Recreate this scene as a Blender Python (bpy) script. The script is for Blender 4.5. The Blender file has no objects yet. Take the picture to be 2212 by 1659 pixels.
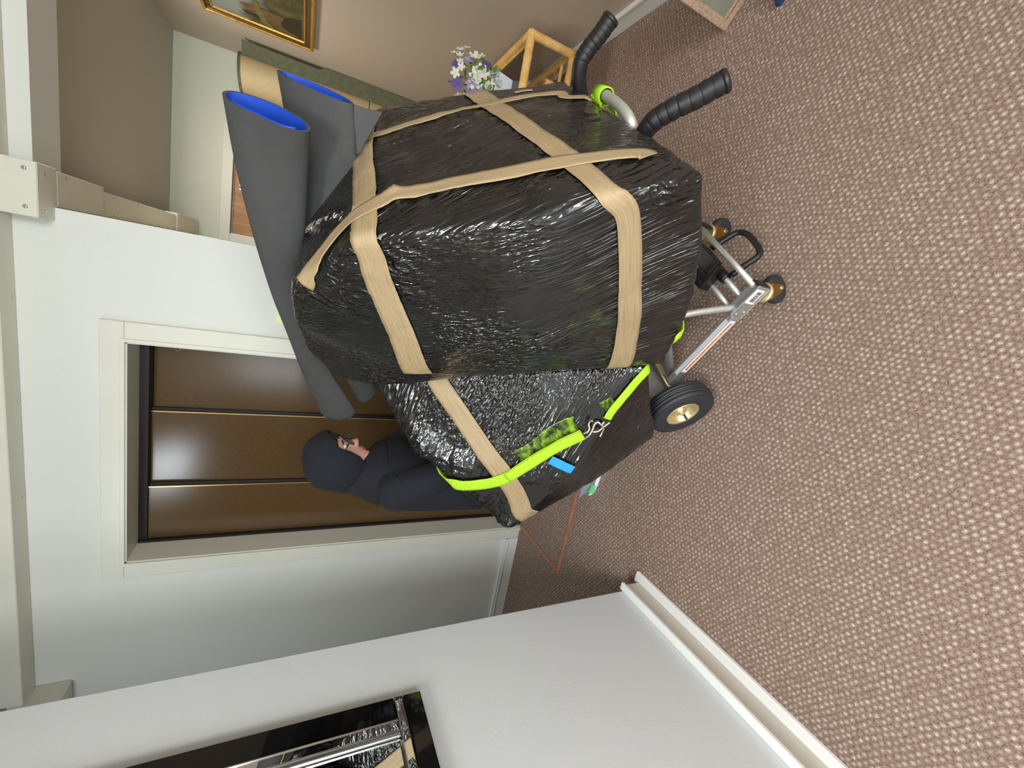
import bpy, bmesh, math, random
import numpy as np
from mathutils import Vector, Matrix, noise
from mathutils.bvhtree import BVHTree

random.seed(7)
sc = bpy.context.scene
COL = sc.collection
PI = math.pi
V = Vector

# ------------------------------------------------------------------ camera
# upright phone held sideways: the picture's left edge is up in the room
CAM_RIGHT = V((0.96193492, 0.26280365, 0.07493632))
CAM_DOWN = V((0.18505385, -0.4246428, -0.8862469))
CAM_FWD = V((-0.20108775, 0.8663791, -0.45711156))
cd = bpy.data.cameras.new('camera')
cd.sensor_fit = 'HORIZONTAL'; cd.sensor_width = 36.0
cd.lens = 915.0 / 2212.0 * 36.0
cd.clip_start = 0.02; cd.clip_end = 60
cam = bpy.data.objects.new('camera', cd); COL.objects.link(cam)
_m = Matrix((CAM_DOWN, CAM_RIGHT, -CAM_FWD)).transposed().to_4x4()
_m.translation = V((0, 0, 1.5))
cam.matrix_world = _m
sc.camera = cam

# ------------------------------------------------------------------ world, light, exposure
wd = bpy.data.worlds.new('daylight'); sc.world = wd; wd.use_nodes = True
_bg = wd.node_tree.nodes['Background']
_bg.inputs[0].default_value = (0.80, 0.90, 1.0, 1); _bg.inputs[1].default_value = 1.6
sc.view_settings.view_transform = 'Standard'
sc.view_settings.look = 'None'
sc.view_settings.gamma = 1.0
sc.view_settings.use_curve_mapping = False
sc.view_settings.exposure = 0.0
sc.cycles.use_denoising = True
sc.cycles.max_bounces = 8

def area(name, loc, direction, sx, sy, power, color):
    l = bpy.data.lights.new(name, 'AREA'); l.shape = 'RECTANGLE'
    l.size = sx; l.size_y = sy; l.energy = power; l.color = color
    o = bpy.data.objects.new(name, l); COL.objects.link(o)
    o.location = loc
    o.rotation_euler = V(direction).to_track_quat('-Z', 'Y').to_euler()
    return o
# daylight through the two windows of the rear wall
area('window_daylight', (-0.38, -2.66, 1.62), (0.0, 1, -0.10), 0.98, 1.46, 34, (0.88, 0.95, 1.0))
area('window_daylight', (0.98, -2.66, 1.62), (-0.10, 1, -0.10), 0.98, 1.46, 106, (0.90, 0.96, 1.0))
# overhead lights: lamp over the near lobby, added passage fill, aimed recess light
area('overhead_lamp_and_fill', (-0.45, -0.55, 2.52), (0, 0, -1), 0.55, 0.55, 40, (0.98, 0.985, 1.0))
area('overhead_lamp_and_fill', (0.75, 3.75, 2.52), (0, 0, -1), 0.3, 0.3, 15.0, (1.0, 0.96, 0.88))  # added fill with no known lamp, lifts the dim passage
area('overhead_lamp_and_fill', (-1.98, 0.74, 2.42), (0.10, 0.78, -0.62), 0.32, 0.32, 8.6, (0.84, 0.93, 1.0))  # unseen source mirrored in the lift doors, tilted to brighten the lift wall

# ------------------------------------------------------------------ materials
def rgb(r, g, b):
    f = lambda c: (c/255/12.92) if c/255 <= 0.04045 else ((c/255+0.055)/1.055)**2.4
    return (f(r), f(g), f(b), 1.0)

class NT:
    """small helper round a node tree"""
    def __init__(s, name):
        s.m = bpy.data.materials.new(name); s.m.use_nodes = True
        s.t = s.m.node_tree; s.b = s.t.nodes['Principled BSDF']
    def n(s, typ, **kw):
        o = s.t.nodes.new(typ)
        for k, v in kw.items():
            if k in o.inputs.keys(): o.inputs[k].default_value = v
            else: setattr(o, k, v)
        return o
    def l(s, a, b): s.t.links.new(a, b)
    def coord(s, scale=(1, 1, 1), rot=(0, 0, 0)):
        tc = s.n('ShaderNodeTexCoord'); mp = s.n('ShaderNodeMapping')
        mp.inputs['Scale'].default_value = scale; mp.inputs['Rotation'].default_value = rot
        s.l(tc.outputs['Object'], mp.inputs[0]); return mp.outputs[0]
    def noise(s, vec, scale, detail=2.0, rough=0.5, dist=0.0):
        o = s.n('ShaderNodeTexNoise'); s.l(vec, o.inputs['Vector'])
        o.inputs['Scale'].default_value = scale; o.inputs['Detail'].default_value = detail
        o.inputs['Roughness'].default_value = rough; o.inputs['Distortion'].default_value = dist
        return o.outputs['Fac']
    def ramp(s, fac, stops):
        o = s.n('ShaderNodeValToRGB'); s.l(fac, o.inputs[0]); e = o.color_ramp.elements
        while len(e) > 1: e.remove(e[-1])
        e[0].position, e[0].color = stops[0]
        for p, c in stops[1:]:
            q = e.new(p); q.color = c
        return o.outputs['Color']
    def mix(s, fac, a, b, mode='MIX'):
        o = s.n('ShaderNodeMix', data_type='RGBA', blend_type=mode)
        for k, v in ((0, fac), (6, a), (7, b)):
            if hasattr(v, 'links') or hasattr(v, 'is_linked'): s.l(v, o.inputs[k])
            else: o.inputs[k].default_value = v
        return o.outputs[2]
    def math(s, op, a, b=0.0, c=None):
        o = s.n('ShaderNodeMath', operation=op)
        for k, v in ((0, a), (1, b)) + (((2, c),) if c is not None else ()):
            if hasattr(v, 'is_linked'): s.l(v, o.inputs[k])
            else: o.inputs[k].default_value = v
        return o.outputs[0]
    def bump(s, h, strength=0.3, dist=0.01, normal=None):
        o = s.n('ShaderNodeBump'); o.inputs['Strength'].default_value = strength
        o.inputs['Distance'].default_value = dist; s.l(h, o.inputs['Height'])
        if normal is not None: s.l(normal, o.inputs['Normal'])
        return o.outputs[0]
    def out(s, color=None, rough=None, metal=None, normal=None, **kw):
        for key, v in (('Base Color', color), ('Roughness', rough), ('Metallic', metal), ('Normal', normal)):
            if v is None: continue
            if hasattr(v, 'is_linked'): s.l(v, s.b.inputs[key])
            else: s.b.inputs[key].default_value = v
        for k, v in kw.items():
            s.b.inputs[k.replace('_', ' ')].default_value = v
        return s.m

def plain(name, c, rough=0.5, metal=0.0, var=0.06, nscale=20, bump=0.0, **kw):
    t = NT(name); v = t.coord()
    f = t.noise(v, nscale, 4)
    lo = tuple(x*(1-var) for x in c[:3]) + (1,); hi = tuple(min(1, x*(1+var)) for x in c[:3]) + (1,)
    colr = t.ramp(f, [(0.3, lo), (0.7, hi)])
    nb = t.bump(t.noise(v, nscale*6, 3), bump, 0.004) if bump else None
    return t.out(colr, rough, metal, nb, **kw)

def mat_paint(name, c, rough=0.55):
    t = NT(name); v = t.coord()
    colr = t.ramp(t.noise(v, 1.6, 3), [(0.3, tuple(x*0.965 for x in c[:3])+(1,)), (0.7, c)])
    specks = t.ramp(t.noise(v, 55, 2), [(0.30, tuple(x*0.9 for x in c[:3])+(1,)), (0.36, (1, 1, 1, 1))])
    colr = t.mix(0.06, colr, specks, 'MULTIPLY')
    nb = t.bump(t.noise(v, 130, 3), 0.08, 0.004)
    return t.out(colr, rough, 0, nb)

def carpet_material():
    """loop pile in staggered rows: brown yarn with a pale fleck on each loop"""
    t = NT('berber_carpet')
    v = t.coord((1, 1, 1), (0, 0, math.radians(31)))
    wob = t.n('ShaderNodeTexNoise'); t.l(v, wob.inputs['Vector']); wob.inputs['Scale'].default_value = 7; wob.inputs['Detail'].default_value = 3
    add = t.n('ShaderNodeVectorMath', operation='MULTIPLY_ADD'); t.l(wob.outputs['Color'], add.inputs[0])
    add.inputs[1].default_value = (0.012, 0.012, 0); t.l(v, add.inputs[2])
    sp = t.n('ShaderNodeSeparateXYZ'); t.l(add.outputs[0], sp.inputs[0])
    y = t.math('MULTIPLY', sp.outputs[1], 66.0); row = t.math('FLOOR', y)
    x = t.math('MULTIPLY_ADD', sp.outputs[0], 53.0, t.math('MULTIPLY', t.math('FLOORED_MODULO', row, 2.0), 0.5))
    cell = t.n('ShaderNodeCombineXYZ'); t.l(t.math('FLOOR', x), cell.inputs[0]); t.l(row, cell.inputs[1])
    wn = t.n('ShaderNodeTexWhiteNoise', noise_dimensions='2D'); t.l(cell.outputs[0], wn.inputs['Vector'])
    rs = t.n('ShaderNodeSeparateColor'); t.l(wn.outputs['Color'], rs.inputs[0])
    def off(q, r): return t.math('ADD', t.math('SUBTRACT', t.math('FRACT', q), 0.5), t.math('MULTIPLY_ADD', r, 0.30, -0.15))
    fx, fy = off(x, rs.outputs[0]), off(y, rs.outputs[1])
    d = t.math('SQRT', t.math('ADD', t.math('MULTIPLY', fx, fx), t.math('MULTIPLY', fy, fy)))
    fib = t.noise(v, 210, 4, 0.75)
    dn = t.math('ADD', d, t.math('MULTIPLY_ADD', fib, 1.7, -0.83))
    fl = t.ramp(dn, [(0.04, (1, 1, 1, 1)), (0.40, (0, 0, 0, 1))])
    fl = t.math('MULTIPLY', fl, t.math('MULTIPLY_ADD', rs.outputs[2], 0.55, 0.22))
    base = t.ramp(fib, [(0.34, rgb(94, 72, 60)), (0.50, rgb(146, 121, 106)), (0.68, rgb(190, 168, 152))])
    colr = t.mix(fl, base, rgb(246, 232, 220))
    nb = t.bump(t.math('MULTIPLY_ADD', fib, 1.8, t.math('SUBTRACT', 0.6, d)), 0.55, 0.006)
    return t.out(colr, 0.95, 0, nb, Specular_IOR_Level=0.1)

def mat_film(name, streak_scale, rot):
    """black stretch film: glossy, fine tension creases along one direction, crumples in patches"""
    t = NT(name)
    v0 = t.coord()
    wob = t.n('ShaderNodeTexNoise'); t.l(v0, wob.inputs['Vector']); wob.inputs['Scale'].default_value = 1.9; wob.inputs['Detail'].default_value = 1
    add = t.n('ShaderNodeVectorMath', operation='MULTIPLY_ADD'); t.l(wob.outputs['Color'], add.inputs[0])
    add.inputs[1].default_value = (0.055, 0.055, 0.055); t.l(v0, add.inputs[2])
    def stretched(r, k):
        a = t.n('ShaderNodeMapping'); a.inputs['Rotation'].default_value = r; t.l(add.outputs[0], a.inputs[0])
        c = t.n('ShaderNodeMapping'); c.inputs['Scale'].default_value = tuple(q*k for q in streak_scale); t.l(a.outputs[0], c.inputs[0])
        return c.outputs[0]
    def ridge(n, p):
        r = t.math('SUBTRACT', 1.0, t.math('MULTIPLY', t.math('ABSOLUTE', t.math('SUBTRACT', n, 0.5)), 3.0))
        return t.math('POWER', t.math('MAXIMUM', r, 0.0), p)
    st = ridge(t.noise(stretched(rot, 1.0), 1.0, 1.6, 0.5), 2.4)                  # sharp tension creases
    st2 = ridge(t.noise(stretched((rot[0]+0.42, rot[1]+0.2, rot[2]+0.24), 0.62), 1.0, 1.5, 0.5), 2.4)
    zone = t.ramp(t.noise(v0, 2.7, 1), [(0.46, (0, 0, 0, 1)), (0.56, (1, 1, 1, 1))])
    amp = t.ramp(t.noise(v0, 4.3, 1.5), [(0.34, (0.16, 0.16, 0.16, 1)), (0.56, (1, 1, 1, 1))])
    one = t.math('MULTIPLY', t.math('SUBTRACT', 1.0, zone), st); two = t.math('MULTIPLY', zone, t.math('MULTIPLY', st2, 1.5))
    h = t.math('MULTIPLY', t.math('ADD', one, two), amp)
    cr = ridge(t.noise(v0, 13, 2.5, 0.55, 1.2), 2.0)                              # crumples, in patches only
    mask = t.ramp(t.noise(v0, 3.1, 1), [(0.58, (0, 0, 0, 1)), (0.68, (1, 1, 1, 1))])
    h = t.math('MULTIPLY_ADD', t.math('MULTIPLY', cr, mask), 1.8, h)
    nb = t.bump(h, 1.0, 0.0034)
    rough = t.ramp(t.noise(v0, 6, 2), [(0.35, (0.07, 0.07, 0.07, 1)), (0.7, (0.15, 0.15, 0.15, 1))])
    colr = t.ramp(t.noise(v0, 5, 2), [(0.3, (0.004, 0.0038, 0.0036, 1)), (0.7, (0.010, 0.009, 0.0082, 1))])
    return t.out(colr, rough, 0, nb, IOR=1.66)

def mat_tape():
    t = NT('packing_tape'); v = t.coord()
    uv = t.n('ShaderNodeUVMap')
    mp = t.n('ShaderNodeMapping'); mp.inputs['Scale'].default_value = (7, 22, 1); t.l(uv.outputs[0], mp.inputs[0])
    f = t.noise(mp.outputs[0], 1.0, 4, 0.65, 0.3)
    f2 = t.noise(uv.outputs[0], 34, 2, 0.5, 2.5)
    f = t.math('ADD', t.math('MULTIPLY', f, 0.72), t.math('MULTIPLY', f2, 0.28))
    colr = t.ramp(f, [(0.32, rgb(112, 96, 74)), (0.40, rgb(160, 138, 104)), (0.60, rgb(180, 157, 119)), (0.82, rgb(202, 184, 152))])
    h = t.math('ABSOLUTE', t.math('SUBTRACT', f, 0.5))
    nb = t.bump(h, 0.55, 0.006)
    return t.out(colr, 0.33, 0, nb)

def mat_webbing(c):
    t = NT('neon_webbing'); uv = t.n('ShaderNodeUVMap')
    w = t.n('ShaderNodeTexWave'); t.l(uv.outputs[0], w.inputs['Vector']); w.inputs['Scale'].default_value = 46
    w.inputs['Distortion'].default_value = 0.6
    colr = t.ramp(w.outputs['Fac'], [(0.0, tuple(x*0.78 for x in c[:3])+(1,)), (0.6, c)])
    nb = t.bump(w.outputs['Fac'], 0.5, 0.002)
    return t.out(colr, 0.6, 0, nb)

def mat_wood(name, c1, c2, axis_scale=(1.5, 12, 12), rough=0.4):
    t = NT(name); v = t.coord(axis_scale)
    f = t.noise(v, 2.2, 5, 0.65, 0.6)
    colr = t.ramp(f, [(0.3, c1), (0.68, c2)])
    return t.out(colr, rough, 0, t.bump(f, 0.15, 0.004))

def mat_bamboo():
    t = NT('bamboo'); v = t.coord()
    f = t.noise(v, 9, 3, 0.6)
    g = t.noise(t.coord((60, 60, 60)), 1.0, 2)
    colr = t.ramp(f, [(0.25, rgb(216, 154, 76)), (0.5, rgb(250, 200, 116)), (0.75, rgb(255, 218, 142))])
    colr = t.mix(0.25, colr, t.ramp(g, [(0.4, rgb(190, 130, 66)), (0.6, rgb(240, 204, 140))]))
    return t.out(colr, 0.32)

def mat_bronze():
    t = NT('bronze_lift_panel'); v = t.coord()
    f = t.noise(v, 240, 3, 0.7)
    colr = t.ramp(f, [(0.3, rgb(78, 58, 34)), (0.7, rgb(99, 77, 47))])
    return t.out(colr, 0.19, 0.0, t.bump(f, 0.04, 0.002), Specular_IOR_Level=0.42)

def mat_painting():
    """loose landscape: pale sky to the left, olive foliage and a brown bank to the right (object coords: y across, z up)"""
    t = NT('painted_canvas'); v = t.coord()
    n1 = t.noise(v, 7, 4, 0.6, 0.8)
    sky = t.ramp(t.noise(v, 5, 3), [(0.3, rgb(106, 116, 118)), (0.7, rgb(132, 138, 132))])
    fol = t.ramp(n1, [(0.28, rgb(30, 30, 18)), (0.5, rgb(64, 64, 34)), (0.66, rgb(96, 90, 48)), (0.8, rgb(112, 84, 44))])
    s = t.n('ShaderNodeSeparateXYZ'); t.l(v, s.inputs[0])
    m = t.math('ADD', t.math('MULTIPLY', s.outputs[2], -2.4), t.math('MULTIPLY', s.outputs[1], 0.9))
    m = t.math('ADD', m, t.math('MULTIPLY', n1, 0.9))
    mk = t.ramp(m, [(0.46, (0, 0, 0, 1)), (0.62, (1, 1, 1, 1))])
    return t.out(t.mix(mk, sky, fol), 0.4)

M = {}
M['carpet'] = carpet_material()
M['wall'] = mat_paint('cream_wall_paint', rgb(226, 227, 218))
M['wall_left'] = mat_paint('white_satin_wall_paint', rgb(214, 217, 219), 0.42)
M['wall_tan'] = mat_paint('tan_wall_paint', rgb(196, 182, 166))
M['wall_far'] = mat_paint('pale_green_white_paint', rgb(222, 224, 206))
M['ceiling'] = mat_paint('ceiling_paint', rgb(188, 184, 174), 0.7)
M['trim'] = plain('white_gloss_trim', rgb(240, 241, 238), 0.3, 0, 0.02, 6)
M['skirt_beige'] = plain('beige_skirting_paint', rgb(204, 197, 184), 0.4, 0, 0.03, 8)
M['casing'] = plain('cream_casing_paint', rgb(224, 223, 208), 0.38, 0, 0.02, 6)
M['trunking'] = plain('trunking_plastic', rgb(226, 224, 208), 0.45, 0, 0.02, 10, 0.03)
M['bronze'] = mat_bronze()
M['dark_gap'] = plain('dark_recess', rgb(30, 24, 18), 0.6)
M['brass_edge'] = plain('brass_edge', rgb(206, 172, 112), 0.3, 0.7)
M['oak'] = mat_wood('oak_door', rgb(150, 96, 40), rgb(196, 138, 70), (9, 9, 0.9))
M['strip'] = mat_wood('copper_brown_strip', rgb(172, 104, 70), rgb(206, 140, 100), (3, 3, 3), 0.45)
M['film_a'] = mat_film('black_stretch_film', (88, 1.9, 88), (0, 0, 0))
M['film_b'] = mat_film('black_stretch_film_cross', (1.5, 74, 74), (0, 0, PI/4))
M['tape'] = mat_tape()
M['neon'] = mat_webbing(rgb(176, 226, 36))
def mat_under():
    t = NT('neon_under_film'); v = t.coord((1, 1, 1))
    a = t.n('ShaderNodeMapping'); a.inputs['Scale'].default_value = (14, 34, 34); t.l(v, a.inputs[0])
    f = t.noise(a.outputs[0], 1.6, 3, 0.6, 0.5)
    return t.out(t.ramp(f, [(0.36, rgb(18, 21, 9)), (0.50, rgb(72, 96, 20)), (0.66, rgb(128, 168, 30))]), 0.16, 0, t.bump(f, 0.6, 0.004))
M['neon_under'] = mat_under()
M['foam'] = plain('grey_foam', rgb(67, 67, 66), 0.8, 0, 0.08, 30, 0.25)
M['foam_blue'] = plain('blue_foam_backing', rgb(24, 72, 184), 0.6, 0, 0.05, 14)
M['alu'] = plain('brushed_aluminium', rgb(208, 208, 203), 0.45, 0.7, 0.05, 60)
M['alu_cast'] = plain('cast_aluminium', rgb(186, 186, 184), 0.42, 0.7, 0.06, 90, 0.05)
M['zinc'] = plain('yellow_zinc', rgb(226, 208, 158), 0.3, 0.7, 0.10, 25)
M['zinc_dark'] = plain('brown_zinc', rgb(140, 96, 36), 0.35, 0.6, 0.15, 30)
M['steel'] = plain('bright_steel', rgb(220, 214, 196), 0.22, 0.9, 0.05, 40)
M['rubber'] = plain('black_tyre_rubber', rgb(44, 46, 50), 0.55, 0, 0.1, 60, 0.15)
M['grip'] = plain('black_grip', rgb(22, 22, 23), 0.5, 0, 0.08, 80, 0.06)
M['black_plastic'] = plain('black_moulded_plastic', rgb(26, 26, 26), 0.42, 0, 0.08, 80, 0.1)
M['white_label'] = plain('white_label', rgb(236, 238, 240), 0.4, 0, 0.02)
M['grey_label'] = plain('pale_grey_label', rgb(205, 212, 212), 0.4, 0, 0.02)
M['orange'] = plain('orange_label', rgb(250, 150, 92), 0.4, 0, 0.02)
M['ink'] = plain('black_ink', rgb(28, 26, 24), 0.5)
M['blue_tag'] = plain('blue_tag', rgb(40, 150, 222), 0.5, 0, 0.08, 60)
M['bamboo'] = mat_bamboo()
M['cane'] = plain('cane_binding', rgb(206, 150, 84), 0.4, 0, 0.1, 60)
M['dark_top'] = plain('dark_brown_top', rgb(48, 36, 26), 0.16, 0, 0.2, 30)
M['pot'] = plain('white_ceramic', rgb(236, 240, 246), 0.25, 0, 0.02)
M['petal_white'] = plain('white_petal', rgb(240, 240, 226), 0.6, 0, 0.05)
M['petal_lilac'] = plain('lilac_petal', rgb(172, 160, 196), 0.6, 0, 0.15)
M['petal_purple'] = plain('purple_petal', rgb(110, 92, 160), 0.6, 0, 0.2)
M['leaf'] = plain('green_leaf', rgb(112, 150, 76), 0.55, 0, 0.3)
M['leaf_grey'] = plain('grey_green_leaf', rgb(188, 206, 200), 0.6, 0, 0.1)
M['stem'] = plain('green_stem', rgb(104, 116, 62), 0.6)
M['gold'] = plain('gilt', rgb(206, 160, 74), 0.32, 0.75, 0.2, 40)
M['gold_dark'] = plain('dark_gilt', rgb(96, 72, 34), 0.42, 0.5, 0.2, 40)
M['painting'] = mat_painting()
M['black_glass'] = plain('black_glass', rgb(8, 8, 8), 0.06, 0, 0.0)
M['mirror'] = plain('mirror_glass', rgb(236, 240, 238), 0.015, 1.0, 0.0)
M['silver'] = plain('silver_bead', rgb(212, 214, 214), 0.2, 0.95, 0.02)
M['vinyl_tan'] = plain('tan_vinyl', rgb(190, 168, 128), 0.6, 0, 0.05, 30)
M['vinyl_green'] = plain('green_grey_backing', rgb(96, 98, 74), 0.85, 0, 0.2, 26, 0.3)
M['hoodie'] = plain('navy_black_jersey', rgb(21, 22, 30), 0.9, 0, 0.12, 40, 0.25)
M['trousers'] = plain('dark_trousers', rgb(28, 28, 32), 0.85, 0, 0.1, 40, 0.2)
M['skin'] = plain('skin', rgb(224, 172, 148), 0.5, 0, 0.04, 30, Subsurface_Weight=0.1)
M['lips'] = plain('lips', rgb(186, 96, 92), 0.45)
M['hair'] = plain('dark_brown_hair', rgb(48, 34, 26), 0.5, 0, 0.2, 60)
M['shoe_grey'] = plain('grey_shoe_upper', rgb(136, 140, 150), 0.7, 0, 0.08)
M['shoe_white'] = plain('white_shoe_sole', rgb(236, 240, 248), 0.5, 0, 0.02)
M['shoe_green'] = plain('green_shoe_panel', rgb(104, 214, 130), 0.5, 0, 0.05)
M['lens'] = plain('spectacle_lens', rgb(200, 206, 206), 0.08, 0, 0.0, Transmission_Weight=0.7)
M['yellow'] = plain('yellow_paper', rgb(240, 255, 200), 0.6, 0, 0.02)
M['grey_rubber'] = plain('grey_green_rubber', rgb(128, 128, 112), 0.5, 0, 0.12, 12)
M['mat_edge'] = plain('woven_brown_edge', rgb(176, 146, 122), 0.9, 0, 0.3, 160, 0.4)
M['navy'] = plain('navy_fabric', rgb(34, 58, 104), 0.7)
M['glass'] = plain('window_glass', rgb(240, 246, 246), 0.02, 0, 0.0, Transmission_Weight=1.0)

# ------------------------------------------------------------------ mesh helpers
def add_box(bm, lo, hi, bevel=0.0, seg=2):
    r = bmesh.ops.create_cube(bm, size=1.0); vs = r['verts']
    c = [(a+b)/2 for a, b in zip(lo, hi)]; d = [abs(b-a) for a, b in zip(lo, hi)]
    for v in vs: v.co = V((c[0]+v.co.x*d[0], c[1]+v.co.y*d[1], c[2]+v.co.z*d[2]))
    if bevel:
        es = list({e for v in vs for e in v.link_edges})
        bmesh.ops.bevel(bm, geom=es, offset=bevel, segments=seg, profile=0.5, affect='EDGES')
def add_obox(bm, c, ax, dims, bevel=0.0, seg=2):
    """box about c with axes ax (three unit vectors)"""
    r = bmesh.ops.create_cube(bm, size=1.0); vs = r['verts']
    for v in vs: v.co = V(c) + ax[0]*(v.co.x*dims[0]) + ax[1]*(v.co.y*dims[1]) + ax[2]*(v.co.z*dims[2])
    if bevel:
        es = list({e for v in vs for e in v.link_edges})
        bmesh.ops.bevel(bm, geom=es, offset=bevel, segments=seg, profile=0.5, affect='EDGES')
def curve(pts, n=6):
    """Catmull-Rom through the points"""
    P = [V(p) for p in pts]
    if len(P) < 3: return P
    out = []
    Q = [P[0]*2-P[1]] + P + [P[-1]*2-P[-2]]
    for i in range(1, len(Q)-2):
        for k in range(n):
            t = k/n; a, b, c, d = Q[i-1], Q[i], Q[i+1], Q[i+2]
            out.append(0.5*((2*b)+(c-a)*t+(2*a-5*b+4*c-d)*t*t+(3*b-a-3*c+d)*t**3))
    out.append(P[-1]); return out
def frames(path):
    """parallel transported frames along a path"""
    T = []
    for i in range(len(path)):
        a = path[max(0, i-1)]; b = path[min(len(path)-1, i+1)]
        T.append((b-a).normalized())
    up = V((0, 0, 1)) if abs(T[0].z) < 0.9 else V((1, 0, 0))
    x = T[0].cross(up).normalized(); X = [x]
    for i in range(1, len(path)):
        x = X[-1] - T[i]*X[-1].dot(T[i]); X.append(x.normalized())
    return T, X, [t.cross(x) for t, x in zip(T, X)]
def add_tube(bm, pts, r, seg=12, caps=True, smooth=0):
    path = curve(pts, smooth) if smooth else [V(p) for p in pts]
    n = len(path)
    if callable(r): R = [r(i/(n-1)) for i in range(n)]
    elif isinstance(r, (list, tuple)):
        R = [np.interp(i/(n-1), np.linspace(0, 1, len(r)), r) for i in range(n)]
    else: R = [r]*n
    T, X, Y = frames(path); rings = []
    for i in range(n):
        ring = [bm.verts.new(path[i] + (X[i]*math.cos(a)+Y[i]*math.sin(a))*R[i]) for a in [2*PI*k/seg for k in range(seg)]]
        rings.append(ring)
    for i in range(n-1):
        for k in range(seg):
            f = bm.faces.new((rings[i][k], rings[i][(k+1) % seg], rings[i+1][(k+1) % seg], rings[i+1][k])); f.smooth = True
    if caps:
        bm.faces.new(list(reversed(rings[0]))); bm.faces.new(rings[-1])
def add_lathe(bm, c, axis, prof, seg=32, start=None, cap=True):
    """profile of (radius, along) turned about axis through c"""
    axis = V(axis).normalized()
    x = axis.cross(V((0, 0, 1)) if abs(axis.z) < 0.9 else V((1, 0, 0))).normalized(); y = axis.cross(x)
    rings = []
    for r, h in prof:
        rings.append([bm.verts.new(V(c)+axis*h+(x*math.cos(a)+y*math.sin(a))*r) for a in [2*PI*k/seg for k in range(seg)]])
    for i in range(len(rings)-1):
        for k in range(seg):
            f = bm.faces.new((rings[i][k], rings[i+1][k], rings[i+1][(k+1) % seg], rings[i][(k+1) % seg])); f.smooth = True
    if cap:
        bm.faces.new(rings[0]); bm.faces.new(list(reversed(rings[-1])))
def add_loft(bm, rings, close=True, cap0=True, cap1=True):
    R = [[bm.verts.new(p) for p in ring] for ring in rings]
    n = len(R[0])
    for i in range(len(R)-1):
        for k in range(n if close else n-1):
            f = bm.faces.new((R[i][k], R[i][(k+1) % n], R[i+1][(k+1) % n], R[i+1][k])); f.smooth = True
    if cap0: bm.faces.new(list(reversed(R[0])))
    if cap1: bm.faces.new(R[-1])
def add_ellipsoid(bm, c, r, u=16, v=10, rot=None):
    m = Matrix.Diagonal((r[0], r[1], r[2], 1))
    if rot is not None: m = rot.to_4x4() @ m
    m = Matrix.Translation(V(c)) @ m
    q = bmesh.ops.create_uvsphere(bm, u_segments=u, v_segments=v, radius=1.0, matrix=m)
    for vv in q['verts']:
        for f in vv.link_faces: f.smooth = True
def add_prism(bm, poly, d):
    """polygon (list of points) extruded by vector d"""
    d = V(d)
    a = [bm.verts.new(V(p)) for p in poly]; b = [bm.verts.new(V(p)+d) for p in poly]
    n = len(a)
    bm.faces.new(list(reversed(a))); bm.faces.new(b)
    for i in range(n): bm.faces.new((a[i], a[(i+1) % n], b[(i+1) % n], b[i]))
def BM(): return bmesh.new()

def wloc(o):
    p = V((0, 0, 0))
    while o is not None: p += o.location; o = o.parent
    return p
def obj(name, bm, m, parent=None, origin=None, smooth=None):
    """link a bmesh (in world coordinates) as one mesh object"""
    bmesh.ops.recalc_face_normals(bm, faces=bm.faces)
    me = bpy.data.meshes.new(name)
    if origin is None:
        origin = wloc(parent) if parent is not None else V((0, 0, 0))
    origin = V(origin)
    for v in bm.verts: v.co -= origin
    bm.to_mesh(me); bm.free()
    me.materials.append(M[m] if isinstance(m, str) else m)
    o = bpy.data.objects.new(name, me); COL.objects.link(o)
    if parent is not None:
        o.parent = parent; o.location = origin - wloc(parent)
    else: o.location = origin
    if smooth:
        for p in me.polygons: p.use_smooth = True
    return o
def tag(o, label, cat, group=None):
    o['label'] = label; o['category'] = cat
    if group: o['group'] = group
    return o
def thing(name, label, cat, loc, group=None):
    o = bpy.data.objects.new(name, None); COL.objects.link(o); o.location = loc; o.empty_display_size = 0.05
    return tag(o, label, cat, group)
def struct(name, bm, m, parent=None, origin=None):
    o = obj(name, bm, m, parent, origin)
    if parent is None: o['kind'] = 'structure'
    return o
def text_bm(s, origin, xdir, ydir, size, depth=0.0006, align='CENTER'):
    cu = bpy.data.curves.new('lettering', 'FONT'); cu.body = s; cu.size = size; cu.extrude = depth/2/1.0
    cu.align_x = align; cu.align_y = 'CENTER'; cu.resolution_u = 2
    to = bpy.data.objects.new('lettering', cu); COL.objects.link(to)
    dg = bpy.context.evaluated_depsgraph_get(); me = bpy.data.meshes.new_from_object(to.evaluated_get(dg))
    bpy.data.objects.remove(to); bpy.data.curves.remove(cu)
    bm = BM(); bm.from_mesh(me); bpy.data.meshes.remove(me)
    x, y = V(xdir).normalized(), V(ydir).normalized(); z = x.cross(y)
    for v in bm.verts: v.co = V(origin) + x*v.co.x + y*v.co.y + z*v.co.z
    return bm

# ================================================================== SETTING
XL, XR, YE, YF, YB, ZC = -1.18, 1.565, 2.33, 4.90, -2.60, 2.58
b = BM(); add_box(b, (-3.4, -2.8, -0.10), (1.9, 5.1, 0.0)); struct('floor', b, 'carpet')
b = BM(); add_box(b, (-3.4, -2.8, ZC), (1.9, 5.1, ZC+0.10)); struct('ceiling', b, 'ceiling')
# left wall (ends at y=1.19, its end face then turns into the side recess)
b = BM(); add_box(b, (XL-0.16, -2.8, 0), (XL, 1.19, ZC), 0.004); struct('wall_left', b, 'wall_left')
b = BM(); add_box(b, (-3.3, -2.8, 0), (-3.2, YE+0.25, ZC)); struct('wall_recess', b, 'wall')
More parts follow.
